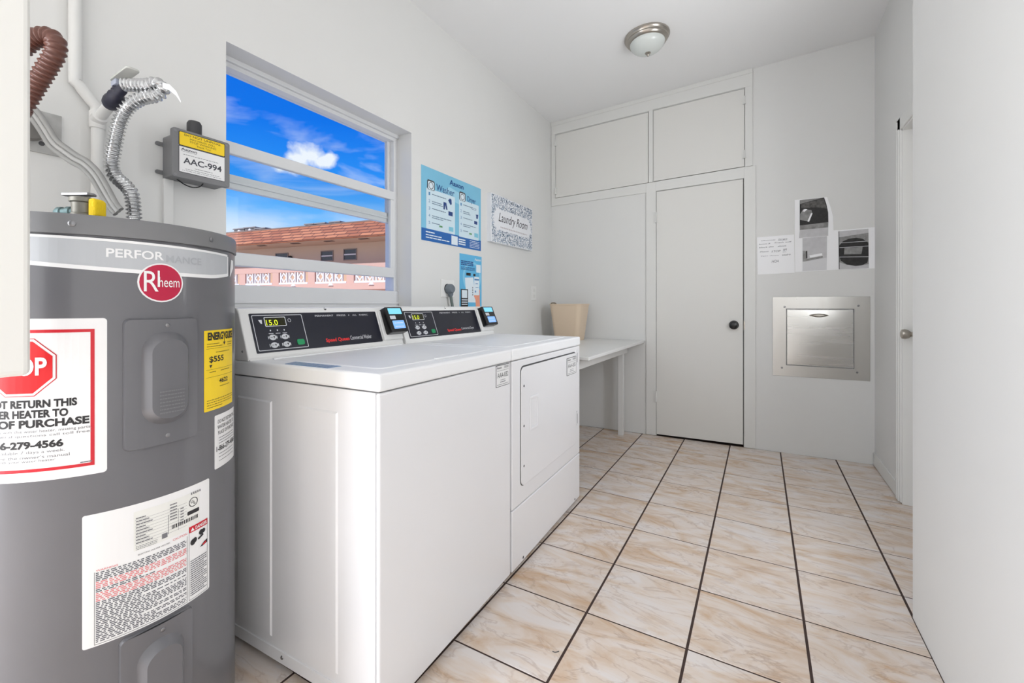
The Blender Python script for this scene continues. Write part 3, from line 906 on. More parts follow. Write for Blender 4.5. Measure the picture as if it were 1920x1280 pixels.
# second return notice
a0, a1, b0, b1 = 0.1275, 0.2330, 0.6760, 0.8075
st = sticker(a0, a1, b0, b1, STICK, 'small white return notice sticker', 0.003)
W_, H_ = a1 - a0, b1 - b0
mb = MB()
mb.text(HC_, 'DO NOT RETURN THIS', a0 + .10 * W_, a0 + .93 * W_, b1 - .165 * H_, b1 - .095 * H_, 0.0012, 0.0)
mb.text(HC_, 'WATER HEATER TO', a0 + .09 * W_, a0 + .90 * W_, b1 - .270 * H_, b1 - .200 * H_, 0.0012, 0.0)
mb.text(HC_, 'PLACE OF PURCHASE', a0 + .11 * W_, a0 + .92 * W_, b1 - .375 * H_, b1 - .305 * H_, 0.0012, 0.0)
mb.text(HC_, '1-866-279-4566', a0 + .05 * W_, a0 + .95 * W_, b1 - .685 * H_, b1 - .585 * H_, 0.0012, 0.02)
obj('lettering', mb, INK, st)
mb = MB()
for k, y in enumerate((.44, .49, .54, .74, .80, .87)): mb.dashes(HC_, a0 + .14 * W_, a0 + .86 * W_, b1 - y * H_, 0.0018, 0.0012, k)
obj('small_print', mb, INKG, st)

# big warning label
a0, a1, b0, b1 = -0.1225, 0.1090, 0.4010, 0.6640
st = sticker(a0, a1, b0, b1, STICK, 'large white warning label with red and black print', 0.004)
W_, H_ = a1 - a0, b1 - b0
A = lambda t: a0 + t * W_
B = lambda t: b1 - t * H_
mb = MB()
mb.flat(HC_, A(.33), A(.88), B(.37), B(.06), 0.0010)
obj('rating_plate', mb, mat('sticker_cream', (236, 236, 231), 0.4), st)
mb = MB()
for k in range(9):
    y = .115 + k * .0245
    mb.dashes(HC_, A(.345), A(.345 + .07 + .05 * ((k * 7) % 3) / 2), B(y), 0.0024, 0.0013, k, 0.15, 0.4)
    if k < 6: mb.dashes(HC_, A(.60), A(.66), B(y - .02), 0.0024, 0.0013, k + 20, 0.3, 0.5)
    if k > 2: mb.dashes(HC_, A(.69), A(.72), B(y - .03), 0.0024, 0.0013, k + 30, 0.4, 0.6)
    mb.flat(HC_, A(.34), A(.75), B(y + .0125), B(y + .0125) + 0.0004, 0.0013)
mb.flat(HC_, A(.585), A(.589), B(.33), B(.17), 0.0013); mb.flat(HC_, A(.67), A(.673), B(.33), B(.15), 0.0013)
for k in range(3): mb.dashes(HC_, A(.345), A(.50), B(.338 + k * .012), 0.0012, 0.0013, k + 40)
mb.flat(HC_, A(.535), A(.58), B(.35), B(.31), 0.0013)
for k in range(5): mb.flat(HC_, A(.79 + k * .022), A(.803 + k * .022), B(.078), B(.058), 0.0013)
obj('rating_print', mb, INKG, st)
mb = MB()
uc = (A(.815), B(.145))
mb.ring(HC_, ell(uc[0], uc[1], .0105, .0105), ell(uc[0], uc[1], .0090, .0090), 0.0009, 0.0013)
mb.text(HC_, 'U', A(.788), A(.81), B(.152), B(.125), 0.0013, 0.02); mb.text(HC_, 'L', A(.817), A(.838), B(.165), B(.138), 0.0013, 0.02)
mb.prism(HC_, rr(A(.755), A(.875), B(.245), B(.212), 0.002, 2), 0.0008, 0.0013)
R_ = random.Random(4)
x = .615
while x < .865:
    w = R_.uniform(.004, .012); mb.flat(HC_, A(x), A(x + w), B(.300), B(.268), 0.0013); x += w + R_.uniform(.004, .010)
# body text frame
for q in ((.075, .755, .985, .988), (.075, .078, .44, .988), (.752, .755, .42, .988), (.77, .975, .985, .988), (.77, .773, .35, .988), (.972, .975, .35, .988)):
    mb.flat(HC_, A(q[0]), A(q[1]), B(q[3]), B(q[2]), 0.0012)
obj('rating_marks', mb, INK, st)
obj('lettering', MB().text(HC_, 'ELECTRIC WATER HEATER', A(.36), A(.60), B(.412), B(.402), 0.0012), INK, st)
red_rows = set(list(range(5, 9)) + list(range(11, 16)))
mk, mr2 = MB(), MB()
for k in range(38):
    y = .450 + k * .0140
    (mr2 if k in red_rows else mk).dashes(HC_, A(.085), A(.745), B(y), 0.0021, 0.0012, k + 60, 0.02, 0.07, 0.62 if k % 6 == 4 else (0.45 if k % 11 == 9 else 1.0))
for k in range(17):
    mk.dashes(HC_, A(.785), A(.965), B(.655 + k * .0185), 0.0021, 0.0012, k + 110, 0.06, 0.2, 0.8 if k % 4 == 3 else 1.0)
obj('small_print', mk, mat('ink_dark_grey', (96, 97, 104), 0.5), st)
mr2.text(HC_, 'WARNING', A(.085), A(.225), B(.438), B(.424), 0.0012, 0.01)
mr2.text(HC_, 'CAUTION', A(.625), A(.752), B(.405), B(.388), 0.0012, 0.01)
obj('red_print', mr2, INKRL, st)
dg = obj('danger_strip', MB().flat(HC_, A(.773), A(.972), B(.405), B(.352), 0.0012), INKR, st)
mb = MB().text(HC_, 'DANGER', A(.835), A(.965), B(.395), B(.365), 0.0016, 0.02)
obj('lettering', mb, STICK, dg)
obj('warning_triangle', MB().poly(HC_, [(A(.785), B(.395)), (A(.825), B(.395)), (A(.805), B(.365))], 0.0016), STICK, dg)
mb = MB()
mb.poly(HC_, ell(A(.81), B(.495), .006, .007), 0.0014); mb.poly(HC_, ell(A(.83), B(.485), .005, .006), 0.0014)
mb.poly(HC_, [(A(.86), B(.485)), (A(.92), B(.462)), (A(.925), B(.48)), (A(.87), B(.502))], 0.0014)
mb.poly(HC_, ell(A(.90), B(.445), .006, .006), 0.0014); mb.poly(HC_, ell(A(.925), B(.442), .005, .005), 0.0014)
mb.poly(HC_, [(A(.885), B(.575)), (A(.93), B(.545)), (A(.97), B(.535)), (A(.97), B(.565)), (A(.92), B(.575))], 0.0014)
obj('pictogram', mb, INK, st)
obj('pictogram_red', MB().poly(HC_, [(A(.91), B(.56)), (A(.955), B(.545)), (A(.955), B(.560)), (A(.92), B(.572))], 0.0017), INKR, st)

# fittings on top of the heater
def htop(x, y, z=HT):
    d = ray(x, y); t = (z - CAMZ) / d.z
    return Vector((0, 0, CAMZ)) + d * t
def at_dist(x, y, ref):
    """point on the pixel ray at the horizontal forward depth of ref"""
    d = ray(x, y); F = ref[0] * SN + ref[1] * CS
    return Vector((0, 0, CAMZ)) + d * F
# relief valve
rvb = Vector((HX + 0.170, HY - 0.100, HT))
rv = thing('relief_valve', 'weathered brass relief valve with lever and yellow foam on grey water heater', 'valve', rvb)
ex = Vector((CS, -SN, 0))     # across the view
ey = Vector((0, 0, 1))
P0 = rvb + ex * 0.0
mbv = MB().lathe(P0 - Vector((0, 0, 0.004)), (0, 0, 1), [(0.019, 0), (0.020, 0.012), (0.018, 0.014), (0.0185, 0.034), (0.022, 0.036), (0.022, 0.044), (0.016, 0.046), (0, 0.046)], 20)
obj('valve_body', mbv, VALVE, rv, smooth=True)
obj('lever', MB().prism(Frame(P0 + Vector((0, 0, 0.048)), ex, Vector((-SN, CS, 0)).cross(ex) if False else Vector((SN, CS, 0)), (0, 0, 1)), [(-0.040, -0.006), (-0.038, -0.008), (0.018, -0.010), (0.022, 0), (0.018, 0.010), (-0.038, 0.008), (-0.042, 0.004)], -0.002, 0.003), SCREW, rv, bevel=0.001)
mbn = MB().lathe(P0 + Vector((0, 0, 0.012)), -ex, [(0.009, 0.010), (0.010, 0.020), (0.012, 0.022), (0.012, 0.030), (0.009, 0.032), (0.009, 0.040), (0.011, 0.042), (0.011, 0.050), (0.007, 0.056), (0, 0.056)], 16)
obj('outlet', mbn, mat('patina_fitting', (96, 120, 122), 0.5, metal=0.4, vary=0.3, vscale=60), rv, smooth=True)
fo = MB().prism(Frame(P0 + ex * 0.026 + Vector((0, 0, -0.004)), ex, (0, 0, 1)), [(-0.006, 0.0), (0.004, -0.002), (0.010, 0.010), (0.010, 0.038), (0.004, 0.044), (-0.006, 0.042)], -0.014, 0.012)
obj('foam', fo, SPONGE, rv, bevel=0.004)

# painted pipe on the wall with tee
PR = 0.0145
pipe = thing('wall_pipe', 'white painted water pipe with tee fixed to the wall above the heater', 'pipe', LEFT.pt(0.51, 1.2, 0.016))
pp = [LEFT.pt(0.461, 2.77, 0.018), LEFT.pt(0.461, 2.2, 0.018), LEFT.pt(0.461, 1.74, 0.018), LEFT.pt(0.463, 1.708, 0.018), LEFT.pt(0.500, 1.655, 0.018), LEFT.pt(0.508, 1.63, 0.018), LEFT.pt(0.508, 1.4, 0.018), LEFT.pt(0.508, 0.9, 0.018)]
obj('pipe_run', MB().tube(resample(spline(pp, 10), 0.02), PR, 16), PAINT, pipe, smooth=True)
tee = Vector(LEFT.pt(0.508, 1.612, 0.018))
obj('tee', MB().lathe(tee - Vector((0, 0, 0.024)), (0, 0, 1), [(PR + .003, 0), (PR + .004, .002), (PR + .004, .046), (PR + .003, .048)], 18), PAINT, pipe, smooth=True)
SD = Vector((1, 0, 0.30)).normalized()
stub_end = tee + SD * 0.092
obj('stub', MB().lathe(tee, SD, [(PR + .004, 0), (PR + .004, 0.026), (PR - .001, 0.028), (PR - .001, 0.092), (0, 0.092)], 18), PAINT, pipe, smooth=True)
va = thing('shutoff_valve', 'dark blue shutoff valve with pale grey lever handle on the white pipe stub', 'valve', stub_end)
obj('valve_body', MB().lathe(stub_end, SD, [(0.016, -0.004), (0.020, 0.004), (0.0215, 0.020), (0.019, 0.034), (0.020, 0.044), (0.015, 0.052), (0.012, 0.060), (0.013, 0.078), (0.011, 0.082), (0.011, 0.110), (0, 0.110)], 18), VBLUE, va, smooth=True)
obj('valve_stem', MB().lathe(stub_end + SD * 0.034 + Vector((0, 0, 0.012)), (-0.1, 0.2, 1), [(0.010, 0), (0.011, 0.012), (0.009, 0.014), (0.009, 0.022), (0, 0.022)], 14), VBLUE, va, smooth=True)
hs = stub_end + SD * 0.034 + Vector((0, 0.006, 0.034))
HF = Frame(hs, (1, 0, 0.06), (0, 1, 0))
obj('handle_hub', MB().box(HF, -0.014, 0.018, -0.011, 0.011, 0.0, 0.016), mat('handle_blue_grey', (176, 182, 198), 0.5), va, bevel=0.003)
obj('handle', MB().prism(Frame(HF.pt(0.006, 0, 0.015), (1, 0, 0.06), (0, 1, 0)), rr(-0.018, 0.095, -0.015, 0.015, 0.009), 0, 0.005), mat('handle_pale', (196, 197, 192), 0.5), va, bevel=0.001)

# corrugated steel connector
ve = stub_end + SD * 0.108
lo_ref = Vector((HX - 0.02, HY + 0.11, HT))
fc = thing('flexible_connector', 'shiny corrugated steel water connector looping down to the grey heater', 'hose', lo_ref)
d = ray(253, 400); tt = None
base_pt = at_dist(253, 402, (HX + 0.005, HY + 0.13, 0)); base_pt.z = HT
base_pt = Vector((base_pt.x, base_pt.y, HT))
def mid(x, y, t):
    r0, r1 = Vector(ve), base_pt
    ref = r0.lerp(r1, t)
    return at_dist(x, y, ref)
cp = [ve - Vector((0.006, 0, 0)), mid(274, 160, 0.0), mid(294, 157, -0.04), mid(304, 168, -0.08), mid(291, 179, -0.10), mid(264, 185, -0.04), mid(240, 201, .1), mid(224, 230, .2), mid(214, 275, .4), mid(209, 308, .6), mid(216, 330, .75), mid(237, 350, .85), mid(248, 370, .95), Vector((base_pt.x, base_pt.y, HT + 0.028))]
path = resample(spline(cp, 16), 0.00125)
pitch = 0.0102
obj('corrugated_tube', MB().tube(path, lambda i: 0.0148 + 0.0030 * math.cos(2 * math.pi * i * 0.00125 / pitch), 20), FLEX, fc, smooth=True)
obj('connector_nut', MB().lathe(base_pt - Vector((0, 0, 0.003)), (0, 0, 1), [(0.0145, 0), (0.0145, 0.034), (0.012, 0.036), (0, 0.036)], 18), FLEX, fc, smooth=True)
tg = at_dist(318, 167, ve)
strip_pts = [at_dist(x, y, ve + Vector((0.03, 0, 0))) for x, y in ((305, 160), (318, 164), (330, 175), (339, 191))]
mb = MB()
P = []
for k, p in enumerate(strip_pts):
    w_ = (0.0075, 0.0075, 0.006, 0.002)[k]
    for dz, dd in ((w_, 0), (-w_, 0)):
        P += [p + Vector((0, 0, dz)), p + Vector((0.0008, -0.0004, dz))]
fs = []
for k in range(3):
    b = 4 * k
    fs += [(b, b + 4, b + 6, b + 2), (b + 1, b + 3, b + 7, b + 5), (b, b + 1, b + 5, b + 4), (b + 2, b + 6, b + 7, b + 3)]
fs += [(0, 2, 3, 1), (12, 13, 15, 14)]
obj('paper_tag', mb.add(P, fs), PAPER, fc)

# brown corrugated hose
bh = thing('brown_hose', 'brown corrugated hose bent in a loop beside the white wall pipe', 'hose', (XL + 0.10, 0.37, 1.75))
ref = Vector((-1.36, 0.30, 0))
cp = [at_dist(x, y, ref) for x, y in ((-40, 165), (0, 128), (38, 92), (66, 72), (90, 68), (104, 78), (103, 100), (90, 124), (72, 152), (52, 184), (40, 200))]
path = resample(spline(cp, 14), 0.0015)
obj('hose', MB().tube(path, lambda i: 0.0170 + 0.0019 * math.cos(2 * math.pi * i * 0.0015 / 0.0105), 20), BROWN, bh, smooth=True)
end = path[-1]
obj('hose_end', MB().lathe(path[0], path[0] - path[1], [(0.0195, 0), (0.0195, 0.05), (0, 0.05)], 18), BROWN, bh, smooth=True)
obj('hose_end', MB().lathe(path[-1], path[-1] - path[-2], [(0.0195, 0), (0.0195, 0.04), (0, 0.04)], 18), BROWN, bh, smooth=True)

# wall junction plate and flat grey cable
jp = thing('junction_plate', 'scuffed grey metal junction plate with round knockout behind the cables', 'outlet', LEFT.pt(0.38, 1.48))
obj('plate', MB().box(LEFT, 0.330, 0.437, 1.487, 1.600, -0.001, 0.006), mat('scuffed_plate', (176, 176, 174), 0.6, vary=0.15, vscale=30), jp, bevel=0.001)
obj('round_cover', MB().lathe(LEFT.pt(0.372, 1.548, 0.005), LEFT.n, [(0.036, 0), (0.036, 0.012), (0.032, 0.016), (0, 0.016)], 28), mat('cover_grey', (120, 118, 115), 0.5), jp, smooth=True)
obj('knockout', MB().lathe(LEFT.pt(0.398, 1.512, 0.004), LEFT.n, [(0.006, 0), (0.006, 0.003), (0, 0.003)], 14), DKGREY, jp)
cb = thing('power_cable', 'three grey power cables strapped side by side running down to the heater top', 'cable', (HX, HY, HT))
refA = Vector((XL + 0.06, 0.36, 0)); refB = Vector((HX - 0.01, HY + 0.08, 0))
ctr = [(38, 190, 0), (62, 212, .1), (82, 240, .2), (100, 268, .3), (120, 284, .4), (140, 298, .5), (158, 308, .6), (178, 328, .7), (196, 358, .85), (212, 385, .95), (222, 397, 1)]
for k in (-1, 0, 1):
    pts = []
    for i, (x, y, t) in enumerate(ctr):
        a, b = ctr[max(0, i - 1)], ctr[min(len(ctr) - 1, i + 1)]
        dx, dy = b[0] - a[0], b[1] - a[1]; l = math.hypot(dx, dy)
        wd = 8.2 if t < 0.9 else 7.0
        pts.append(at_dist(x - dy / l * wd * k, y + dx / l * wd * k, refA.lerp(refB, t)))
    obj('cable', MB().tube(resample(spline(pts, 8), 0.006), 0.0062, 10), (CABLE, mat('cable_pale', (172, 172, 170), 0.5), CABLE)[k + 1], cb, smooth=True)
ep = at_dist(220, 398, refB)
cl = MB().box(Frame(Vector((ep.x, ep.y, HT)), ex, Vector((SN, CS, 0)), (0, 0, 1)), -0.022, 0.022, -0.010, 0.010, -0.001, 0.010)
obj('cable_clamp', cl, DKGREY, cb, bevel=0.002)

# raceway under the grey box
rw = MB().box(LEFT, 0.672, 0.700, 0.95, 1.488, -0.001, 0.014)
tag(obj('cable_raceway', rw, PAINT, bevel=0.002), 'white painted cable raceway running down from the grey box', 'raceway')

# grey transmitter box
bx = thing('transmitter_box', 'grey plastic box with black antenna and yellow warning label beside the window', 'control box', LEFT.pt(0.75, 1.48))
Y0, Y1, Z0, Z1 = 0.667, 0.838, 1.484, 1.640
obj('box_body', MB().box(LEFT, Y0 + 0.006, Y1 - 0.006, Z0 + 0.004, Z1 - 0.018, -0.001, 0.070), GREYB, bx, bevel=0.005)
lid = obj('box_lid', MB().prism(LEFT, rr(Y0, Y1, Z0, Z1, 0.008), 0.066, 0.082), GREYB, bx, bevel=0.002)
for a, b in ((Y0 + .009, Z1 - .009), (Y1 - .009, Z1 - .009), (Y0 + .009, Z0 + .009), (Y1 - .009, Z0 + .009)):
    obj('screw', MB().lathe(LEFT.pt(a, b, 0.081), LEFT.n, [(0.0050, 0), (0.0045, 0.0015), (0.002, 0.0025), (0, 0.0025)], 14), SCREW, lid, smooth=True)
obj('antenna', MB().lathe(LEFT.pt(0.745, Z1 - 0.03, 0.045), (0, 0, 1), [(0.020, 0), (0.021, 0.012), (0.021, 0.070), (0.017, 0.078), (0, 0.080)], 24), mat('antenna_black', (58, 58, 61), 0.45), bx, smooth=True)
for b in (1.598, 1.507):
    obj('mounting_tab', MB().prism(LEFT, rr(Y0 - 0.014, Y0 + 0.012, b - 0.006, b + 0.006, 0.005), -0.001, 0.006), GREYB, bx)
yl = obj('yellow_label', MB().prism(LEFT, rr(Y0 + .017, Y1 - .016, 1.587, 1.6325, 0.004), 0.0815, 0.0824), INK, bx)
obj('label_face', MB().prism(LEFT, rr(Y0 + .019, Y1 - .018, 1.589, 1.6305, 0.003), 0.082, 0.0828), YEL, yl)
mb = MB()
ya, yb = Y0 + .019, Y1 - .018
w = yb - ya
mb.text(LEFT, 'DO NOT UNPLUG.', ya + .10 * w, ya + .92 * w, 1.6205, 1.6275, 0.0831, 0.015)
mb.text(LEFT, 'MACHINES WILL', ya + .22 * w, ya + .78 * w, 1.6110, 1.6170, 0.0831)
mb.text(LEFT, 'STOP WORKING', ya + .22 * w, ya + .80 * w, 1.6025, 1.6085, 0.0831)
mb.text(LEFT, 'Thank You!', ya + .36 * w, ya + .68 * w, 1.5940, 1.6000, 0.0831)
obj('lettering', mb, mat('ink_olive', (94, 82, 20), 0.5), yl)
wl = obj('white_label', MB().prism(LEFT, rr(Y0 + .017, Y1 - .016, 1.502, 1.586, 0.002), 0.0815, 0.0824), INK, bx)
obj('label_face', MB().prism(LEFT, rr(Y0 + .0185, Y1 - .0175, 1.5035, 1.5845, 0.001), 0.082, 0.0828), STICK, wl)
mb = MB()
mb.text(LEFT, 'AAC-994', ya + .08 * w, ya + .93 * w, 1.5320, 1.5520, 0.0831, 0.02)
mb.text(LEFT, 'Aaxon', ya + .03 * w, ya + .37 * w, 1.5730, 1.5810, 0.0831, 0.02)
obj('lettering', mb, mat('ink_charcoal', (64, 66, 74), 0.5), wl)
mb = MB()
mb.dashes(LEFT, ya + .03 * w, ya + .36 * w, 1.570, 0.0012, 0.0831, 1); mb.dashes(LEFT, ya + .08 * w, ya + .85 * w, 1.5605, 0.0016, 0.0831, 2)
mb.dashes(LEFT, ya + .32 * w, ya + .72 * w, 1.522, 0.0018, 0.0831, 3); mb.dashes(LEFT, ya + .12 * w, ya + .88 * w, 1.515, 0.0014, 0.0831, 4); mb.dashes(LEFT, ya + .06 * w, ya + .92 * w, 1.5095, 0.0012, 0.0831, 5)
obj('small_print', mb, INKG, wl)
cbl = [LEFT.pt(0.70, Z0 + 0.006, 0.03), LEFT.pt(0.715, Z0 - 0.012, 0.05), LEFT.pt(0.735, Z0 - 0.018, 0.06), LEFT.pt(0.755, Z0 - 0.010, 0.062), LEFT.pt(0.766, Z0 + 0.006, 0.062)]
obj('cable_loop', MB().tube(spline(cbl, 8), 0.0018, 8), BLACK, bx, smooth=True)

# narrow white cabinet hanging in front of the heater
nc = MB().box(WORLD, -1.165, -1.090, 0.03, 0.2465, 0.957, ceil_z(-1.165) + 0.002)
tag(obj('hanging_cabinet', nc, mat('cabinet_cream', (238, 237, 232), 0.45), bevel=0.010, seg=3), 'narrow white boxed-in panel hanging from the ceiling in front of the water heater', 'cabinet')

# ------------------------------------------------------------------ washer and dryer
def console(t, F, y0, y1, d, name2, deck):
    """F: frame with a along the wall, b = height, h = towards the room, origin at rear bottom corner on the floor"""
    # side profile (h, b)
    hb, ht = d + 0.055, d
    H0, H1 = deck - 0.002, deck + 0.166
    prof = [(hb - 0.17, H0), (hb, H0), (hb, H0 + 0.010), (ht + 0.004, H1 - 0.020), (ht - 0.006, H1 - 0.004), (ht - 0.016, H1), (hb - 0.17, H1 - 0.012)]
    mb = MB()
    n = len(prof)
    P = [F.pt(y0, b, h) for h, b in prof] + [F.pt(y1, b, h) for h, b in prof]
    fs = [(i, (i + 1) % n, n + (i + 1) % n, n + i) for i in range(n)] + [tuple(range(n)), tuple(reversed(range(n, 2 * n)))]
    co = obj('console', mb.add(P, fs), PLASTW, t, bevel=0.004)
    # sloping face frame
    p0 = F.pt(y0, H0 + 0.010, hb); p1 = F.pt(y0, H1 - 0.020, ht + 0.004)
    up = (p1 - p0)
    G = Frame(p0, F.u, up)
    if G.n.dot(F.n) < 0: G.n = -G.n
    hh = up.length
    W = y1 - y0
    a0, a1 = 0.030, 0.030 + 0.780 * W
    b0, b1 = 0.012, hh + 0.000
    pn = obj('control_panel', MB().prism(G, rr(a0, a1, b0, b1, 0.003, 3), -0.001, 0.0018), PANELN, co)
    w, h = a1 - a0, b1 - b0
    A = lambda x: a0 + x * w
    B = lambda y: b1 - y * h
    mb = MB()
    q0 = rr(A(.012), A(.345), B(.95), B(.045), 0.004, 3); q1 = rr(A(.0155), A(.3415), B(.935), B(.06), 0.0035, 3)
    mb.ring(G, q0, q1, 0.0015, 0.0023)
    q0 = rr(A(.085), A(.225), B(.345), B(.10), 0.003, 3); q1 = rr(A(.089), A(.221), B(.33), B(.115), 0.0025, 3)
    mb.ring(G, q0, q1, 0.0015, 0.0024)
    mb.text(G, 'PERMANENT', A(.445), A(.595), B(.125), B(.075), 0.0022)
    mb.text(G, 'PRESS', A(.625), A(.70), B(.125), B(.075), 0.0022)
    mb.text(G, 'ALL', A(.765), A(.805), B(.125), B(.075), 0.0022)
    mb.text(G, 'FABRIC', A(.83), A(.915), B(.125), B(.075), 0.0022)
    mb.poly(G, ell(A(.732), B(.10), .0022, .0022), 0.0022)
    mb.text(G, name2, A(.695), A(.895), B(.86), B(.735), 0.0022)
    for x in (.11, .155, .20):
        mb.poly(G, ell(A(x), B(.45), .0022, .0028), 0.0022)
        mb.dashes(G, A(x - .015), A(x + .015), B(.53), 0.0022, 0.0022, int(x * 100), .2, .4)
    mb.ring(G, ell(A(.25), B(.20), .006, .0065), ell(A(.25), B(.20), .0048, .0053), 0.0016, 0.0022)
    mb.poly(G, [(A(.048), B(.17)), (A(.07), B(.17)), (A(.068), B(.27)), (A(.06), B(.27))], 0.0022)
    obj('panel_print', mb, mat('ink_white', (226, 228, 232), 0.4), pn)
    obj('brand_lettering', MB().text(G, 'Speed Queen', A(.485), A(.685), B(.90), B(.76), 0.0022, 0.03), mat('ink_bright_red', (232, 40, 40), 0.4), pn)
    ds_ = obj('display', MB().poly(G, rr(A(.089), A(.221), B(.33), B(.115), 0.0025, 3), 0.0020), DISPBG, pn)
    obj('digits', MB().text(G, '15.0', A(.094), A(.168), B(.315), B(.175), 0.0026, 0.0), DIGIT, ds_)
    for (x, y) in ((.115, .63), (.195, .63), (.115, .83), (.195, .83)):
        o = obj('button', MB().prism(G, ell(A(x), B(y), .0125, .0095, 20), 0.001, 0.0040), mat('button_white', (214, 216, 220), 0.4), pn)
        bt_ = MB().poly(G, [(A(x) - .003 + .004, B(y) + .004), (A(x) + .003 + .004, B(y) + .004), (A(x) + .004, B(y) - .005)], 0.0044)
        bt_.dashes(G, A(x) - .009, A(x) - .001, B(y), 0.0015, 0.0044, 3, .3, .5)
        obj('button_mark', bt_, INK, o)
        bk = MB()
        for s in (-1, 1): bk.poly(G, ell(A(x) + s * .0150, B(y), .0012, .006, 10), 0.0022)
        obj('button_bracket', bk, mat('ink_white', (226, 228, 232), 0.4), pn)
    obj('start_button', MB().prism(G, rr(A(.295) - .014, A(.295) + .014, B(.80) - .010, B(.80) + .010, 0.006, 4), 0.001, 0.0040), GREEN, pn)
    # seam under the panel and end screws
    obj('console_trim', MB().box(G, 0.004, W - 0.004, -0.010, -0.006, -0.002, 0.0016), PLASTW, co)
    obj('key_lock', MB().lathe(F.pt(y0 + .47 * W, H1 - 0.008, ht - 0.007), F.n + F.v, [(0.006, -.002), (0.006, 0.003), (0, 0.003)], 14), DKGREY, co)
    for bb, hhh in ((H0 + 0.03, hb - 0.03), (H1 - 0.02, ht - 0.02)):
        obj('end_screw', MB().lathe(F.pt(y0 - 0.0005, bb, hhh), -F.u, [(0.004, 0), (0.003, 0.0015), (0, 0.0015)], 12), SCREW, co)
    # card reader on its white housing
    r0, r1 = a1 + 0.004, W - 0.002
    hs_ = obj('reader_housing', MB().prism(G, [(r0, 0.014), (r1, 0.014), (r1, hh + 0.002), (r0 + 0.006, hh + 0.002)], -0.002, 0.010), PLASTW, t, bevel=0.004)
    c0 = r0 + 0.018; c1 = r1 + 0.006
    K = Frame(G.pt(c0, 0.036, 0.012), G.u, G.v - G.n * 0.05)
    if K.n.dot(G.n) < 0: K.n = -K.n
    cw = c1 - c0; ch = hh - 0.030
    rd = obj('card_reader', MB().prism(K, rr(0, cw, 0, ch, 0.007), -0.006, 0.034), BLACK, t, bevel=0.005)
    obj('reader_screen', MB().poly(K, rr(cw * .12, cw * .88, ch * .70, ch * .94, 0.003, 3), 0.0345), LCDB, rd)
    obj('reader_decal', MB().poly(K, rr(cw * .18, cw * .86, ch * .12, ch * .44, 0.003, 3), 0.0345), LCDB2, rd)  # decal colour with emission of its own
    obj('reader_mark', MB().poly(K, rr(cw * .12, cw * .44, ch * .50, ch * .64, 0.002, 2), 0.0345), mat('reader_mark_white', (216, 220, 226), 0.4), rd)
    mb = MB()
    for k in range(2): mb.dashes(K, cw * .26, cw * .78, ch * (.20 + .14 * k), 0.0030, 0.0349, k, .2, .5)
    obj('reader_print', mb, STICK, rd)
    return co

def id_label(t, F, a0, a1, b0, b1, h, code, parent):
    o = obj('id_label', MB().prism(F, rr(a0, a1, b0, b1, 0.002, 2), h - 0.0006, h + 0.0004), INK, parent)
    w, hh = a1 - a0, b1 - b0
    obj('label_face', MB().poly(F, rr(a0 + .025 * w, a1 - .025 * w, b0 + .025 * hh, b1 - .025 * hh, 0.0015, 2), h + 0.0008), STICK, o)
    A = lambda x: a0 + x * w
    B = lambda y: b1 - y * hh
    mb = MB().text(F, code, A(.10), A(.90), B(.58), B(.36), h + 0.0012, -0.004)
    mb.text(F, 'Aaxon', A(.06), A(.40), B(.17), B(.06), h + 0.0012, 0.01)
    obj('lettering', mb, INK, o)
    mb = MB()
    for k in range(9): mb.flat(F, A(.60 + k * .038), A(.60 + k * .038 + (.012, .022)[k % 2]), B(.18), B(.06), h + 0.0012)
    mb.dashes(F, A(.08), A(.92), B(.26), 0.0016, h + 0.0012, 5); mb.dashes(F, A(.32), A(.68), B(.70), 0.002, h + 0.0012, 6, .1, .2)
    mb.dashes(F, A(.30), A(.70), B(.79), 0.003, h + 0.0012, 7, .1, .2); mb.dashes(F, A(.08), A(.92), B(.90), 0.002, h + 0.0012, 8, .04, .1)
    obj('small_print', mb, INKG, o)
    return o

DECK, DECKB = 0.904, 0.857
ang = math.atan(-0.0225)                                      # both machines stand slightly askew to the wall
ud = Vector((math.sin(ang), math.cos(ang), 0)); nd = Vector((ud.y, -ud.x, 0))
# washer
WYa, WYb, WXf = 0.790, 1.492, -0.835
WXb = -1.575
FW = Frame(Vector((WXf, WYa, 0)) - ud * WYa - nd * (WXf - WXb), ud, (0, 0, 1), nd)
dW = WXf - WXb
ws = thing('washing_machine', 'white top-load commercial washing machine standing next to the grey water heater', 'washing machine', (WXb + dW / 2, (WYa + WYb) / 2, 0))
cbm = MB().box(FW, WYa + 0.004, WYb - 0.004, 0.030, DECKB - 0.003, 0, dW - 0.016)
cabw = obj('cabinet', cbm, ENAMEL, ws, bevel=0.004)
obj('front_panel', MB().box(FW, WYa + 0.003, WYb - 0.003, 0.022, DECKB - 0.003, dW - 0.0135, dW), ENAMEL, ws, bevel=0.006, seg=3)
SIDE = Frame(FW.pt(WYa + 0.004, 0, 0) - nd * WXb, nd, (0, 0, 1), -ud)
def side_panel(x0, x1, z0a, z0b, z1):
    mb = MB()
    po = [(x0, z0a), (x1, z0b), (x1, z1), (x0, z1)]
    pi = [(x0 + .006, z0a + .006), (x1 - .006, z0b + .006), (x1 - .006, z1 - .006), (x0 + .006, z1 - .006)]
    mb.prism(SIDE, po, -0.001, 0.004, pi)
    obj('embossed_panel', mb, ENAMEL, cabw, smooth=False)
side_panel(-1.447, -1.270, 0.085, 0.085, 0.792)
side_panel(-1.150, -0.985, 0.085, 0.085, 0.792)
obj('kick_flange', MB().box(SIDE, WXb + 0.01, WXf - 0.03, 0.024, 0.060, -0.002, 0.003), ENAMEL, cabw, bevel=0.001)
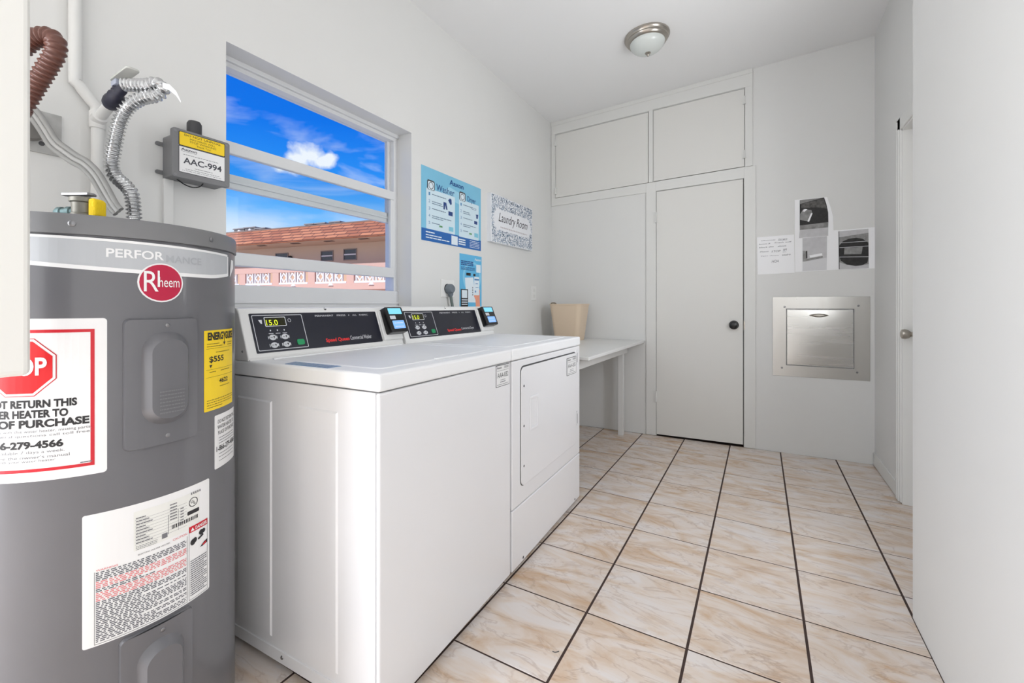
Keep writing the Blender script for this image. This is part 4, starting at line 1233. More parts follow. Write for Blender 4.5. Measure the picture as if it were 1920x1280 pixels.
for x in (-1.475, -1.22):
    obj('flange_screw', MB().lathe(SIDE.pt(x, 0.044, 0.003), SIDE.n, [(0.006, 0), (0.005, 0.002), (0, 0.002)], 12), SCREW, cabw)
tp = obj('top_deck', MB().box(FW, WYa, WYb, DECKB, DECK, 0.0, dW + 0.003), DECKM, ws, bevel=0.008, seg=3)
# lid, slightly raised with a rim
lx0, lx1 = 0.235, dW - 0.055
lid = MB()
lp = rr(WYa + 0.085, WYb - 0.055, 0, 1, 0.01)
TOPF = Frame(FW.pt(0, DECK, 0), ud, nd, (0, 0, 1))
lid.prism(TOPF, rr(WYa + 0.060, WYb - 0.050, lx0, lx1, 0.02), -0.001, 0.0025, rr(WYa + 0.066, WYb - 0.056, lx0 + .006, lx1 - .006, 0.016))
ld = obj('lid', lid, ENAMEL2, ws)
obj('lid_handle', MB().prism(TOPF, rr(WYa + 0.30, WYa + 0.42, lx1 - 0.012, lx1 + 0.006, 0.006), 0.0, 0.006), ENAMEL2, ld, bevel=0.002)
obj('lid_hinge_strip', MB().prism(TOPF, rr(WYa + 0.060, WYb - 0.050, lx0 - 0.018, lx0 - 0.006, 0.004), -0.001, 0.005), ENAMEL2, ws, bevel=0.001)
# blue instruction sticker on the deck
q = [TOPF.px(*p) for p in ((525, 683), (572, 675), (650, 683), (610, 690))]
dk = obj('deck_sticker', MB().prism(TOPF, [(WYa + 0.010, 0.355), (WYa + 0.057, 0.335), (WYa + 0.057, 0.54), (WYa + 0.010, 0.54)], -0.0005, 0.0008), DECALB, ws)
mb = MB()
for k in range(10): mb.dashes(TOPF, WYa + 0.016, WYa + 0.050, 0.345 + k * 0.02, 0.004, 0.0012, k, .2, .5)
obj('sticker_print', mb, STICK, dk)
console(ws, FW, WYa, WYb - 0.004, 0.135, 'Commercial Washer', DECK)
a0_, b1_ = FW.px(926, 692, dW)
id_label(ws, FW, 1.374, 1.477, 0.772, 0.853, dW, 'AAA-832', ws)
for (a, h) in ((WYa + 0.04, 0.04), (WYa + 0.04, dW - 0.05), (WYb - 0.05, 0.04), (WYb - 0.05, dW - 0.05)):
    obj('foot', MB().lathe(FW.pt(a, 0, h), (0, 0, 1), [(0.018, 0), (0.018, 0.008), (0.008, 0.010), (0.008, 0.034)], 14), BLACK, ws)

# dryer, standing a little askew beside the washer
p_front = FW.pt(WYb + 0.006, 0, dW)
dD_ = 0.72
FD = Frame(p_front - nd * dD_, ud, (0, 0, 1), nd)
WDr = 0.796
dy = thing('tumble_dryer', 'white front-load commercial dryer between the washing machine and the white table', 'dryer', FD.pt(WDr / 2, 0, dD_ / 2))
cabd = obj('cabinet', MB().box(FD, 0.004, WDr - 0.004, 0.028, DECKB - 0.003, 0, dD_ - 0.012), ENAMEL, dy, bevel=0.004)
KZ = 0.262
front = obj('front_panel', MB().box(FD, 0.003, WDr - 0.003, KZ + 0.002, DECKB - 0.003, dD_ - 0.013, dD_), ENAMEL, dy, bevel=0.005, seg=3)
obj('kick_panel', MB().box(FD, 0.003, WDr - 0.003, 0.020, KZ - 0.002, dD_ - 0.013, dD_), ENAMEL, dy, bevel=0.005, seg=3)
obj('top_deck', MB().box(FD, 0, WDr, DECKB, DECK, 0, dD_ + 0.003), DECKM, dy, bevel=0.008, seg=3)
TD = Frame(FD.pt(0, DECK, 0), FD.u, FD.n, FD.v)
tr = MB().prism(TD, rr(0.06, WDr - 0.06, 0.26, dD_ - 0.06, 0.02), -0.001, 0.002)
obj('deck_relief', tr, ENAMEL2, dy)
da0, dz1 = FD.px(973, 682, dD_)
da1, dz0 = FD.px(1079, 830, dD_)
DA0, DA1, DZ0, DZ1 = 0.075, FD.px(1079, 720, dD_)[0], 0.335, 0.822
LA0, LA1 = FD.px(1060.5, 690, dD_)[0], FD.px(1078.5, 680, dD_)[0] - 0.004
dgap = obj('door_gap_shade', MB().prism(FD, rr(DA0 - 0.0035, DA1 + 0.0025, DZ0 - 0.0025, DZ1 + 0.006, 0.028), dD_ - 0.004, dD_ + 0.0012), DKGREY, dy)  # dark plate standing in for the shaded gap round the door
door = obj('dryer_door', MB().prism(FD, rr(DA0, DA1, DZ0, DZ1, 0.026), dD_ - 0.003, dD_ + 0.006), ENAMEL, dy, bevel=0.002)
hr = MB()
hu, hz0, hz1 = DA0 + 0.10, 0.545, 0.690
hr.ring(FD, [(hu - .03, hz0), (hu + .055, hz0), (hu + .055, hz1), (hu - .03, hz1)], [(hu - .018, hz0 + .012), (hu + .045, hz0 + .012), (hu + .045, hz1 - .012), (hu - .018, hz1 - .012)], dD_ + 0.005, dD_ + 0.0105)
obj('door_pull', hr, ENAMEL, door, bevel=0.0025)
for b in (0.745, 0.580, 0.415):
    obj('door_screw', MB().lathe(FD.pt(DA0 + 0.020, b, dD_ + 0.0055), FD.n, [(0.0055, 0), (0.0045, 0.0018), (0, 0.0018)], 12), SCREW, door)
for b in (0.795, 0.465):
    hh_ = MB().box(FD, DA1 + 0.006, DA1 + 0.022, b - 0.038, b + 0.038, dD_ - 0.001, dD_ + 0.006)
    o = obj('hinge', hh_, ENAMEL, dy, bevel=0.001)
    obj('hinge_slot', MB().box(FD, DA1 + 0.010, DA1 + 0.014, b - 0.026, b + 0.026, dD_ + 0.005, dD_ + 0.0065), DKGREY, o)
id_label(dy, FD, LA0, LA1, 0.716, 0.806, dD_ + 0.0065, 'AAA-835', door)
console(dy, FD, 0.004, WDr - 0.008, 0.118, 'Commercial Dryer', DECK)
for (a, h) in ((0.05, 0.04), (0.05, dD_ - 0.05), (WDr - 0.05, 0.04), (WDr - 0.05, dD_ - 0.05)):
    obj('foot', MB().lathe(FD.pt(a, 0, h), (0, 0, 1), [(0.018, 0), (0.018, 0.008), (0.008, 0.010), (0.008, 0.032)], 14), BLACK, dy)
for px_ in (1075, 985):
    a, b = FD.px(px_, 940, dD_)
    a = {1075: WDr - 0.08, 985: 0.10}[px_]
    obj('panel_screw', MB().lathe(FD.pt(a, 0.034, dD_ - 0.001), FD.n, [(0.006, 0), (0.005, 0.002), (0, 0.002)], 12), DKGREY, dy)

# ------------------------------------------------------------------ table and wastebasket
tb = thing('work_table', 'plain white wooden work table between the dryer and the end wall', 'table', (-1.26, 3.05, 0))
TZ = 0.784
tx0, tx1, ty0 = XL + 0.006, -0.840, 2.36
def byv(x): return 3.722 + 0.0274 * (x + 1.4)
mb = MB().prism(WORLD, [(tx0, ty0), (tx1, ty0), (tx1, byv(tx1) - 0.003), (tx0, byv(tx0) - 0.003)], TZ - 0.020, TZ)
obj('tabletop', mb, mat('table_white', (228, 228, 226), 0.35, vary=0.02, vscale=4), tb, bevel=0.003)
ax = -0.965
TBW = mat('table_leg_white', (230, 230, 228), 0.45)
ay1 = 3.655
obj('apron', MB().box(WORLD, ax - 0.020, ax, ty0 + 0.05, ay1, TZ - 0.102, TZ - 0.019), TBW, tb, bevel=0.001)
obj('apron', MB().box(WORLD, tx0 + 0.03, tx0 + 0.05, ty0 + 0.05, ay1, TZ - 0.102, TZ - 0.019), TBW, tb, bevel=0.001)
obj('apron', MB().box(WORLD, tx0 + 0.05, ax - 0.02, ty0 + 0.05, ty0 + 0.07, TZ - 0.102, TZ - 0.019), TBW, tb, bevel=0.001)
for (x0, y0) in ((ax - 0.062, ay1 - 0.062), (ax - 0.062, ty0 + 0.072), (tx0 + 0.052, ay1 - 0.062), (tx0 + 0.052, ty0 + 0.072)):
    obj('leg', MB().box(WORLD, x0, x0 + 0.042, y0, y0 + 0.042, 0, TZ - 0.020), TBW, tb, bevel=0.002)

bc = Vector((-1.42, 3.50, TZ))
wb = thing('wastebasket', 'beige plastic wastebasket standing on the white table in the corner', 'wastebasket', bc)
yb_ = math.radians(-4)
FB = Frame(bc, (math.cos(yb_), math.sin(yb_), 0), (-math.sin(yb_), math.cos(yb_), 0), (0, 0, 1))
def rlv(w, d, r): return rr(-w / 2, w / 2, -d / 2, d / 2, r, 6)
HB = 0.305
mb = MB()
N_ = len(rlv(1, 1, .1))
levels = [(0.225, 0.150, 0.0), (0.230, 0.155, 0.006), (0.295, 0.205, HB - 0.012), (0.302, 0.212, HB - 0.010), (0.304, 0.214, HB), (0.298, 0.208, HB + 0.001), (0.292, 0.202, HB - 0.006), (0.222, 0.147, 0.010)]
P = []
for w, d_, z in levels:
    P += [FB.pt(a, b, z) for a, b in rlv(w, d_, 0.038)]
fs = [tuple(reversed(range(N_))), tuple(range((len(levels) - 1) * N_, len(levels) * N_))]
for i in range(len(levels) - 1):
    fs += [(i * N_ + k, i * N_ + (k + 1) % N_, (i + 1) * N_ + (k + 1) % N_, (i + 1) * N_ + k) for k in range(N_)]
obj('basket_body', mb.add(P, fs), BEIGE, wb, smooth=True)
lpz = MB().tube(spline([FB.pt(-0.152, -0.045, HB + 0.0), FB.pt(-0.155, -0.025, HB + 0.008), FB.pt(-0.155, 0.025, HB + 0.008), FB.pt(-0.152, 0.045, HB + 0.0)], 6), 0.006, 8)
obj('rim_grip', lpz, mat('grip_brown', (128, 112, 96), 0.5), wb, smooth=True)

# ------------------------------------------------------------------ things on the window wall
# instruction poster
def poster_frame(tl, tr, br, bl):
    P = [LEFT.px(*p) for p in (tl, tr, br, bl)]
    return (P[0][0] + P[3][0]) / 2, (P[1][0] + P[2][0]) / 2, (P[2][1] + P[3][1]) / 2, (P[0][1] + P[1][1]) / 2
a0, a1, b0, b1 = poster_frame((789, 308), (901, 354), (901, 470), (790, 450))
W_, H_ = a1 - a0, b1 - b0
A = lambda x: a0 + x * W_
B = lambda y: b1 - y * H_
ps = thing('instruction_poster', 'large light blue poster with washer and dryer instruction cards', 'poster', LEFT.pt((a0 + a1) / 2, b0))
obj('poster_sheet', MB().box(LEFT, a0, a1, b0, b1, -0.0005, 0.0025), PBLUE, ps)
obj('footer_band', MB().flat(LEFT, a0, a1, b0, B(.835), 0.0030), PNAVY, ps)
obj('swoosh', MB().poly(LEFT, [(A(.28), B(.30)), (A(.42), B(.16)), (A(.62), B(.20)), (A(.80), B(.33)), (A(.78), B(.40)), (A(.55), B(.36))], 0.0028), mat('poster_pale_blue', (160, 212, 234), 0.5), ps)
cw = obj('washer_card', MB().poly(LEFT, rr(A(.065), A(.515), B(.835), B(.285), 0.006, 3), 0.0034), PCARD, ps)
cd = obj('dryer_card', MB().poly(LEFT, rr(A(.585), A(.955), B(.845), B(.285), 0.006, 3), 0.0034), PCARD, ps)
mb = MB()
mb.text(LEFT, 'Aaxon', A(.425), A(.665), B(.125), B(.050), 0.0036, 0.02)
mb.text(LEFT, 'Washer', A(.215), A(.505), B(.275), B(.185), 0.0036, 0.005)
mb.text(LEFT, 'Dryer', A(.735), A(.895), B(.300), B(.195), 0.0036, 0.005)
obj('lettering', mb, PINK_T, ps)
for card, x0, x1, s in ((cw, .10, .50, 0), (cd, .61, .94, 50)):
    mb = MB(); mn = MB(); mi = MB()
    for k in range(5):
        y = .355 + k * .098
        mn.text(LEFT, str(k + 1), A(x0), A(x0 + .022), B(y + .02), B(y - .022), 0.0038)
        mb.dashes(LEFT, A(x0 + .05), A(x0 + (x1 - x0) * (.68, .50, .66, .88, .42)[k]), B(y - .004), 0.0050, 0.0038, s + k, .08, .22)
        if k in (1, 3): mb.dashes(LEFT, A(x0 + .05), A(x0 + (x1 - x0) * .55), B(y + .022), 0.0050, 0.0038, s + k + 9, .08, .22)
    obj('steps_print', mb, mat('poster_grey_text', (110, 136, 158), 0.5), card)
    obj('step_numbers', mn, mat('poster_mid_blue', (86, 140, 186), 0.5), card)
    bxw = x0 + (x1 - x0) * .78
    if s == 0:
        mi.poly(LEFT, [(A(.40), B(.36)), (A(.43), B(.325)), (A(.455), B(.335)), (A(.46), B(.40)), (A(.44), B(.42))], 0.0039)
        mi.poly(LEFT, [(A(.325), B(.405)), (A(.37), B(.405)), (A(.39), B(.50)), (A(.37), B(.505)), (A(.35), B(.44)), (A(.345), B(.51)), (A(.325), B(.51))], 0.0039)
        mi.flat(LEFT, A(.405), A(.475), B(.575), B(.515), 0.0039)
    else:
        mi.poly(LEFT, [(A(.895), B(.44)), (A(.945), B(.43)), (A(.94), B(.46)), (A(.935), B(.50)), (A(.905), B(.50)), (A(.905), B(.46))], 0.0039)
        mi.flat(LEFT, A(.865), A(.925), B(.595), B(.545), 0.0039)
        mi.ring(LEFT, [(A(.815), B(.375)), (A(.90), B(.375)), (A(.90), B(.35)), (A(.815), B(.35))], [(A(.82), B(.371)), (A(.895), B(.371)), (A(.895), B(.354)), (A(.82), B(.354))], 0.0035, 0.0039)
    obj('step_icons', mi, mat('poster_icon_navy', (34, 66, 128), 0.5), card)
    obj('start_icon', MB().flat(LEFT, A(bxw), A(bxw + .075), B(.80), B(.735), 0.0039), mat('poster_cyan', (132, 202, 224), 0.5), card)
    obj('ok_mark', MB().dashes(LEFT, A(x0 + .16), A(x0 + .21), B(.765), 0.010, 0.0039, 1, .4, .6), mat('poster_green', (88, 150, 96), 0.5), card)
    # little machine picture at the head of the card
    mx_ = x0 - .02
    ic = MB()
    ic.poly(LEFT, rr(A(mx_), A(mx_ + .11), B(.30), B(.165), 0.012, 4), 0.0037)
    im = obj('machine_picture', ic, mat('poster_outline', (70, 74, 80), 0.5), card)
    ic = MB().poly(LEFT, rr(A(mx_ + .012), A(mx_ + .098), B(.295), B(.185), 0.008, 4), 0.0040)
    obj('picture_face', ic, PPALE, im)
    obj('picture_drum', MB().ring(LEFT, ell(A(mx_ + .055), B(.24), .021, .021), ell(A(mx_ + .055), B(.24), .017, .017), 0.0040, 0.0043), mat('poster_outline', (70, 74, 80), 0.5), im)
mb = MB()
mb.dashes(LEFT, A(.06), A(.19), B(.878), 0.0070, 0.0036, 2, .2, .4)
mb.dashes(LEFT, A(.06), A(.30), B(.918), 0.0060, 0.0036, 3, .1, .3); mb.dashes(LEFT, A(.06), A(.42), B(.952), 0.0060, 0.0036, 4, .06, .2)
mb.flat(LEFT, A(.455), A(.562), B(.985), B(.855), 0.0036)
for k in range(3): mb.dashes(LEFT, A(.58), A(.70), B(.885 + k * .034), 0.0085, 0.0036, k + 8, .2, .4)
for k in range(5): mb.dashes(LEFT, A(.78), A(.97), B(.872 + k * .024), 0.0036, 0.0036, k + 18, .08, .2)
obj('footer_print', mb, PPALE, ps)

# small payment poster
a0, a1, b0, b1 = poster_frame((861, 474), (903, 482), (902, 576), (862, 574))
b0 = 1.062
W_, H_ = a1 - a0, b1 - b0
ps2 = thing('payment_poster', 'small blue poster showing a hand holding a phone beside a washer', 'poster', LEFT.pt((a0 + a1) / 2, b0))
obj('poster_sheet', MB().box(LEFT, a0, a1, b0, b1, -0.0005, 0.0020), mat('poster_sky', (98, 186, 230), 0.5, vary=0.06, vscale=3), ps2)
obj('swirl', MB().ring(LEFT, ell(A(.55), B(.42), W_ * .42, H_ * .30), ell(A(.55), B(.42), W_ * .34, H_ * .26), 0.0020, 0.0024), mat('poster_light_swirl', (136, 206, 238), 0.5), ps2)
obj('machine_picture', MB().poly(LEFT, [(A(.22), B(.44)), (A(.60), B(.42)), (A(.72), B(.90)), (A(.30), B(.90))], 0.0026), PPALE, ps2)
mb = MB().flat(LEFT, A(.28), A(.48), B(.395), B(.345), 0.0028); mb.flat(LEFT, A(.60), A(.70), B(.395), B(.35), 0.0028)
mb.flat(LEFT, A(.04), A(.36), B(.985), B(.655), 0.0030)
for k in range(4): mb.poly(LEFT, ell(A(.57), B(.62 + k * .045), .004, .006, 10), 0.0030)
obj('black_print', mb, INK, ps2)
ph = obj('phone_picture', MB().poly(LEFT, rr(A(.64), A(.88), B(.76), B(.405), 0.008, 3), 0.0030), PPALE, ps2)
mb = MB().flat(LEFT, A(.65), A(.87), B(.475), B(.445), 0.0034); mb.flat(LEFT, A(.70), A(.82), B(.545), B(.530), 0.0034); mb.poly(LEFT, ell(A(.70), B(.69), .008, .008, 12), 0.0034)
mb.flat(LEFT, A(.70), A(.84), B(.615), B(.605), 0.0034)
obj('phone_print', mb, mat('poster_steel_blue', (92, 140, 190), 0.5), ph)
obj('hand_picture', MB().poly(LEFT, [(A(.62), B(.77)), (A(.84), B(.72)), (A(.86), B(.64)), (A(.92), B(.66)), (A(.90), B(.80)), (A(.92), B(.99)), (A(.72), B(.99)), (A(.70), B(.85))], 0.0028), SKIN, ps2)
mb = MB().text(LEFT, 'Aaxon', A(.66), A(.96), B(.095), B(.045), 0.0026, 0.02)
mb.poly(LEFT, rr(A(.74), A(.95), B(.32), B(.165), 0.004, 3), 0.0026)
mb.flat(LEFT, A(.08), A(.32), B(.82), B(.675), 0.0034)
for k in range(3): mb.dashes(LEFT, A(.08), A(.33), B(.855 + k * .042), 0.0060, 0.0034, k, .3, .5)
obj('white_print', mb, PPALE, ps2)
mb = MB()
for k in range(3): mb.dashes(LEFT, A(.05), A(.60), B(.135 + k * .032), 0.0075, 0.0026, k + 3, .12, .3)
for k in range(3): mb.dashes(LEFT, A(.05), A(.68), B(.245 + k * .022), 0.0040, 0.0026, k + 13, .08, .2)
obj('navy_print', mb, PINK_T, ps2)

# laundry room sign
a0, a1, b0, b1 = 2.612, 3.255, 1.530, 1.876
W_, H_ = a1 - a0, b1 - b0
sg = thing('canvas_sign', 'white canvas sign with blue sprig pattern and handwritten style lettering', 'sign', LEFT.pt((a0 + a1) / 2, b0))
obj('canvas', MB().box(LEFT, a0, a1, b0, b1, -0.001, 0.034), mat('canvas_white', (236, 238, 242), 0.6), sg, bevel=0.002)
R_ = random.Random(11)
m1, m2_ = MB(), MB()
def in_oval(a, b): return A(.06) < a < A(.94) and B(.70) < b < B(.30)
for k in range(2600):
    a, b = R_.uniform(a0 + .004, a1 - .004), R_.uniform(b0 + .004, b1 - .004)
    ca = min(max(a, A(.06) + .07), A(.94) - .07); cb_ = b1 - .5 * H_
    if math.hypot(a - ca, b - cb_) < .078: continue
    th = R_.uniform(0, math.pi); l, w = R_.uniform(.006, .011), R_.uniform(.0016, .0030)
    dx, dy_ = math.cos(th), math.sin(th)
    q = [(a - dx * l, b - dy_ * l), (a + dy_ * w, b - dx * w), (a + dx * l, b + dy_ * l), (a - dy_ * w, b + dx * w)]
    if any(not (a0 < x < a1 and b0 < y < b1) for x, y in q): continue
    (m1 if k % 3 else m2_).poly(LEFT, q, 0.0345)
o = obj('sprig_pattern', m1, mat('sprig_blue', (138, 164, 190), 0.6), sg); o['kind'] = 'stuff'
o = obj('sprig_pattern', m2_, mat('sprig_dark_blue', (104, 124, 150), 0.6), sg); o['kind'] = 'stuff'
obj('lettering', MB().text(LEFT, 'Laundry Room', A(.16), A(.86), B(.60), B(.355), 0.0346, 0.0, 0.35), mat('sign_ink', (66, 62, 72), 0.6), sg)
mb = MB().dashes(LEFT, A(.20), A(.85), B(.655), 0.010, 0.0346, 4, .02, .05)
obj('tagline', mb, mat('sign_pale_ink', (206, 200, 202), 0.6), sg)

# outlet with grey plug and cord
a0, a1, b0, b1 = 2.095, 2.222, 1.128, 1.236
ot = thing('wall_outlet', 'white wall outlet plate beneath the blue instruction poster', 'outlet', LEFT.pt(2.16, 1.13))
obj('cover_plate', MB().box(LEFT, a0, a1, b0, b1, -0.001, 0.007), PLASTW, ot, bevel=0.003)
obj('socket', MB().lathe(LEFT.pt(2.150, 1.180, 0.006), LEFT.n, [(0.030, 0), (0.030, 0.004), (0, 0.004)], 24), BLACK, ot)
pg = thing('power_plug', 'grey appliance plug and cord in the white wall outlet', 'plug', LEFT.pt(2.16, 1.18, 0.01))
PGM = mat('plug_grey', (112, 120, 128), 0.5)
obj('plug_body', MB().lathe(LEFT.pt(2.152, 1.178, 0.009), LEFT.n, [(0.030, 0), (0.031, 0.010), (0.030, 0.030), (0.022, 0.040), (0, 0.041)], 24), PGM, pg, smooth=True)
obj('plug_neck', MB().lathe(LEFT.pt(2.154, 1.168, 0.028), (0, 0.06, -1), [(0.018, 0), (0.017, 0.025), (0.011, 0.036), (0, 0.037)], 16), PGM, pg, smooth=True)
obj('cord', MB().tube(spline([LEFT.pt(2.155, 1.14, 0.028), LEFT.pt(2.166, 1.10, 0.028), LEFT.pt(2.172, 1.05, 0.030), LEFT.pt(2.172, 0.90, 0.03), LEFT.pt(2.172, 0.6, 0.025)], 8), 0.0095, 10), mat('cord_grey_green', (104, 116, 114), 0.5), pg, smooth=True)
# second outlet beside the basket
ot2 = thing('wall_outlet', 'white wall outlet plate above the wastebasket corner', 'outlet', LEFT.pt(3.345, 1.125))
obj('cover_plate', MB().box(LEFT, 3.30, 3.385, 1.118, 1.240, -0.001, 0.007), PLASTW, ot2, bevel=0.003)
for z in (1.155, 1.205): obj('socket', MB().prism(LEFT, rr(3.326, 3.358, z - .014, z + .014, .008), 0.006, 0.009), TRIMP, ot2)

# ------------------------------------------------------------------ end wall: chute and papers
ch = thing('trash_chute', 'brushed stainless steel trash chute hatch set in the end wall', 'chute', BACK.pt(bu(0.365), 0.56))
u0, u1, z0, z1 = bu(0.081), bu(0.650), 0.562, 1.138
v0, v1, y0, y1 = bu(0.167), bu(0.562), 0.642, 1.052
mb = MB()
mb.ring(BACK, [(u0, z0), (u1, z0), (u1, z1), (u0, z1)], [(v0, y0), (v1, y0), (v1, y1), (v0, y1)], -0.001, 0.004)
fl_ = obj('flange', mb, STEEL, ch, bevel=0.0008)
obj('recess', MB().ring(BACK, [(v0 - .001, y0 - .001), (v1 + .001, y0 - .001), (v1 + .001, y1 + .001), (v0 - .001, y1 + .001)], [(v0 + .002, y0 + .002), (v1 - .002, y0 + .002), (v1 - .002, y1 - .002), (v0 + .002, y1 - .002)], -0.001, 0.0042), DKGREY, ch)
# hatch door, bowed very slightly outwards
NX, NZ = 12, 16
P = []
hv0, hv1, hy0, hy1 = v0 + .005, v1 - .006, y0 + .006, y1 - .007
for j in range(NZ + 1):
    for i in range(NX + 1):
        s, t = i / NX, j / NZ
        P.append(BACK.pt(hv0 + (hv1 - hv0) * s, hy0 + (hy1 - hy0) * t, 0.003 + 0.0045 * (1 - (2 * t - 1) ** 2) ** 0.7 * (1 - 0.4 * (2 * s - 1) ** 2)))
fs = [(j * (NX + 1) + i, j * (NX + 1) + i + 1, (j + 1) * (NX + 1) + i + 1, (j + 1) * (NX + 1) + i) for j in range(NZ) for i in range(NX)]
mbh = MB().add(P, fs); mbh.box(BACK, hv0, hv1, hy0, hy1, 0.0012, 0.0030)
ht_ = obj('hatch_door', mbh, STEELV, ch, smooth=True)
ha, hz = BACK.px(1535, 591)
hm = MB()
prof_n = 16
pts = []
for i in range(prof_n + 1):
    t = -1 + 2 * i / prof_n
    pts.append((ha + 0.058 * t, 0.012 * (1 - t * t) + 0.0008))
hp = [(x, hz + w) for x, w in pts] + [(x, hz - w * 1.1) for x, w in reversed(pts)]
hq = [(ha + (x - ha) * .6, hz + (z - hz) * .6) for x, z in hp]
hm.prism(BACK, hp, 0.0055, 0.016, hq)
obj('pull_handle', hm, NICKEL, ht_, bevel=0.002)
for a, b in ((1471, 575), (1609, 573), (1466, 689), (1607, 698)):
    sa, sb = BACK.px(a, b)
    obj('flange_screw', MB().lathe(BACK.pt(sa, sb, 0.0035), BACK.n, [(0.0075, 0), (0.006, 0.002), (0.002, 0.0025), (0, 0.0025)], 14), SCREW, fl_, smooth=True)

def pxp(pts): return [BACK.px(x / 8 + 1410, y / 8 + 360) for x, y in pts]      # pixels of the enlarged paper area
def sheet(name, lab, pts, h, cat='paper', curl=None):
    q = pxp(pts)
    t = thing(name, lab, cat, BACK.pt(sum(p[0] for p in q) / len(q), min(p[1] for p in q)))
    obj('paper_sheet', MB().prism(BACK, q, h - 0.0006, h), PAPER, t)
    return t
nt_ = sheet('handwritten_note', 'white sheet with handwritten black note taped above the steel chute', [(75, 680), (630, 635), (640, 1210), (85, 1238)], 0.0016)
mb = MB()
for txt, x0, x1, yt, yb, dy_ in (('Obviously', 140, 355, 712, 742, 8), ('large', 395, 530, 692, 722, 6), ('boxes &', 105, 275, 765, 792, 8), ('Trash will', 335, 590, 738, 770, 12), ('block the', 105, 325, 812, 842, 8), ('shoot', 385, 515, 795, 825, 6), ('Please', 118, 250, 882, 908, 4), ('STOP', 290, 430, 872, 906, 3), ('!!!', 462, 520, 848, 905, 0), ('Take down', 130, 400, 945, 968, 4), ('stairs', 450, 580, 925, 955, 4), ('HOA', 295, 400, 1018, 1060, 0)):
    p0 = pxp([(x0, yb)])[0]; p1 = pxp([(x1, yt)])[0]
    mb.text(BACK, txt, p0[0], p1[0], p0[1], p1[1], 0.0019, 0.0, 0.25, 0.002)
ul_ = pxp([(392, 728), (528, 716)])
mb.poly(BACK, [ul_[0], ul_[1], (ul_[1][0], ul_[1][1] + .002), (ul_[0][0], ul_[0][1] + .002)], 0.0019)
obj('handwriting', mb, mat('pen_ink', (60, 60, 72), 0.6), nt_)

def ph(t, name, m, pts, h): return obj(name, MB().poly(BACK, pxp(pts), h), m, t)
pm = sheet('photo_print', 'white sheet with pale grey photo of a clogged machine taped below the other print', [(640, 700), (1140, 655), (1140, 575), (1295, 570), (1305, 1162), (648, 1200)], 0.0014)
ph(pm, 'picture', PLG, [(757, 692), (1125, 660), (1118, 1166), (757, 1186)], 0.0017)
ph(pm, 'picture_part', mat('photo_pale', (216, 216, 218), 0.6), [(757, 1050), (1118, 985), (1118, 1166), (757, 1186)], 0.0019)
ph(pm, 'picture_part', PG, [(760, 880), (800, 880), (830, 1000), (1060, 960), (1060, 985), (790, 1040), (760, 1040)], 0.0020)
ph(pm, 'picture_part', PK, [(805, 885), (828, 880), (830, 990), (808, 995)], 0.0022)
ph(pm, 'picture_part', PAPER, [(860, 950), (1050, 915), (1055, 950), (870, 985)], 0.0022)
pr = sheet('photo_print', 'white sheet with dark grey photo of a drum opening taped beside the far corner', [(1285, 575), (1840, 525), (1850, 1142), (1300, 1164)], 0.0018)
ph(pr, 'picture', PG, [(1298, 590), (1745, 550), (1752, 1140), (1306, 1160)], 0.0021)
ph(pr, 'picture_part', PLG, [(1298, 590), (1745, 550), (1745, 610), (1300, 680)], 0.0023)
drum = [(1310, 800), (1360, 740), (1450, 700), (1560, 685), (1660, 700), (1745, 760), (1748, 960), (1730, 1060), (1640, 1100), (1540, 1105), (1420, 1085), (1330, 1030), (1308, 960)]
ph(pr, 'picture_part', PK, drum, 0.0024)
ph(pr, 'picture_part', PLG, [(1306, 1050), (1420, 1090), (1560, 1112), (1752, 1080), (1752, 1140), (1306, 1160)], 0.0026)
ph(pr, 'picture_part', PG, [(1385, 840), (1660, 820), (1640, 930), (1380, 935)], 0.0026)
for y0_, y1_ in ((760, 730), (830, 805), (970, 965)):
    ph(pr, 'picture_part', PLG, [(1310, y0_), (1748, y1_), (1748, y1_ + 8), (1310, y0_ + 8)], 0.0028)
ph(pr, 'picture_part', INK, [(1296, 590), (1306, 588), (1312, 1158), (1302, 1160)], 0.0028)
pt_ = sheet('photo_print', 'white sheet with dark photo of rubbish and curled edge, topmost of the taped papers', [(640, 120), (1125, 75), (1180, 235), (1215, 370), (1222, 580), (1145, 590), (1142, 655), (640, 700)], 0.0026)
ph(pt_, 'picture', PK, [(715, 122), (1080, 82), (1115, 180), (1142, 310), (1145, 450), (820, 490), (715, 500)], 0.0029)
ph(pt_, 'picture_part', PG, [(715, 122), (890, 105), (1080, 82), (720, 180)], 0.0031)
ph(pt_, 'picture_part', PG, [(715, 500), (820, 490), (1145, 450), (1142, 530), (715, 570)], 0.0031)
ph(pt_, 'picture_part', PLG, [(715, 570), (1142, 530), (1142, 655), (705, 690)], 0.0031)
ph(pt_, 'picture_part', PG, [(720, 330), (770, 255), (890, 270), (905, 320), (850, 440), (720, 420)], 0.0031)
ph(pt_, 'picture_part', PAPER, [(830, 440), (885, 315), (908, 320), (855, 448)], 0.0033)
ph(pt_, 'picture_part', PAPER, [(755, 290), (790, 255), (830, 258), (790, 295)], 0.0033)
ph(pt_, 'picture_part', mat('photo_dark_grey', (84, 82, 80), 0.6, vary=0.5, vscale=70), [(730, 180), (1070, 95), (1105, 190), (1120, 250), (960, 230), (740, 240)], 0.0032)

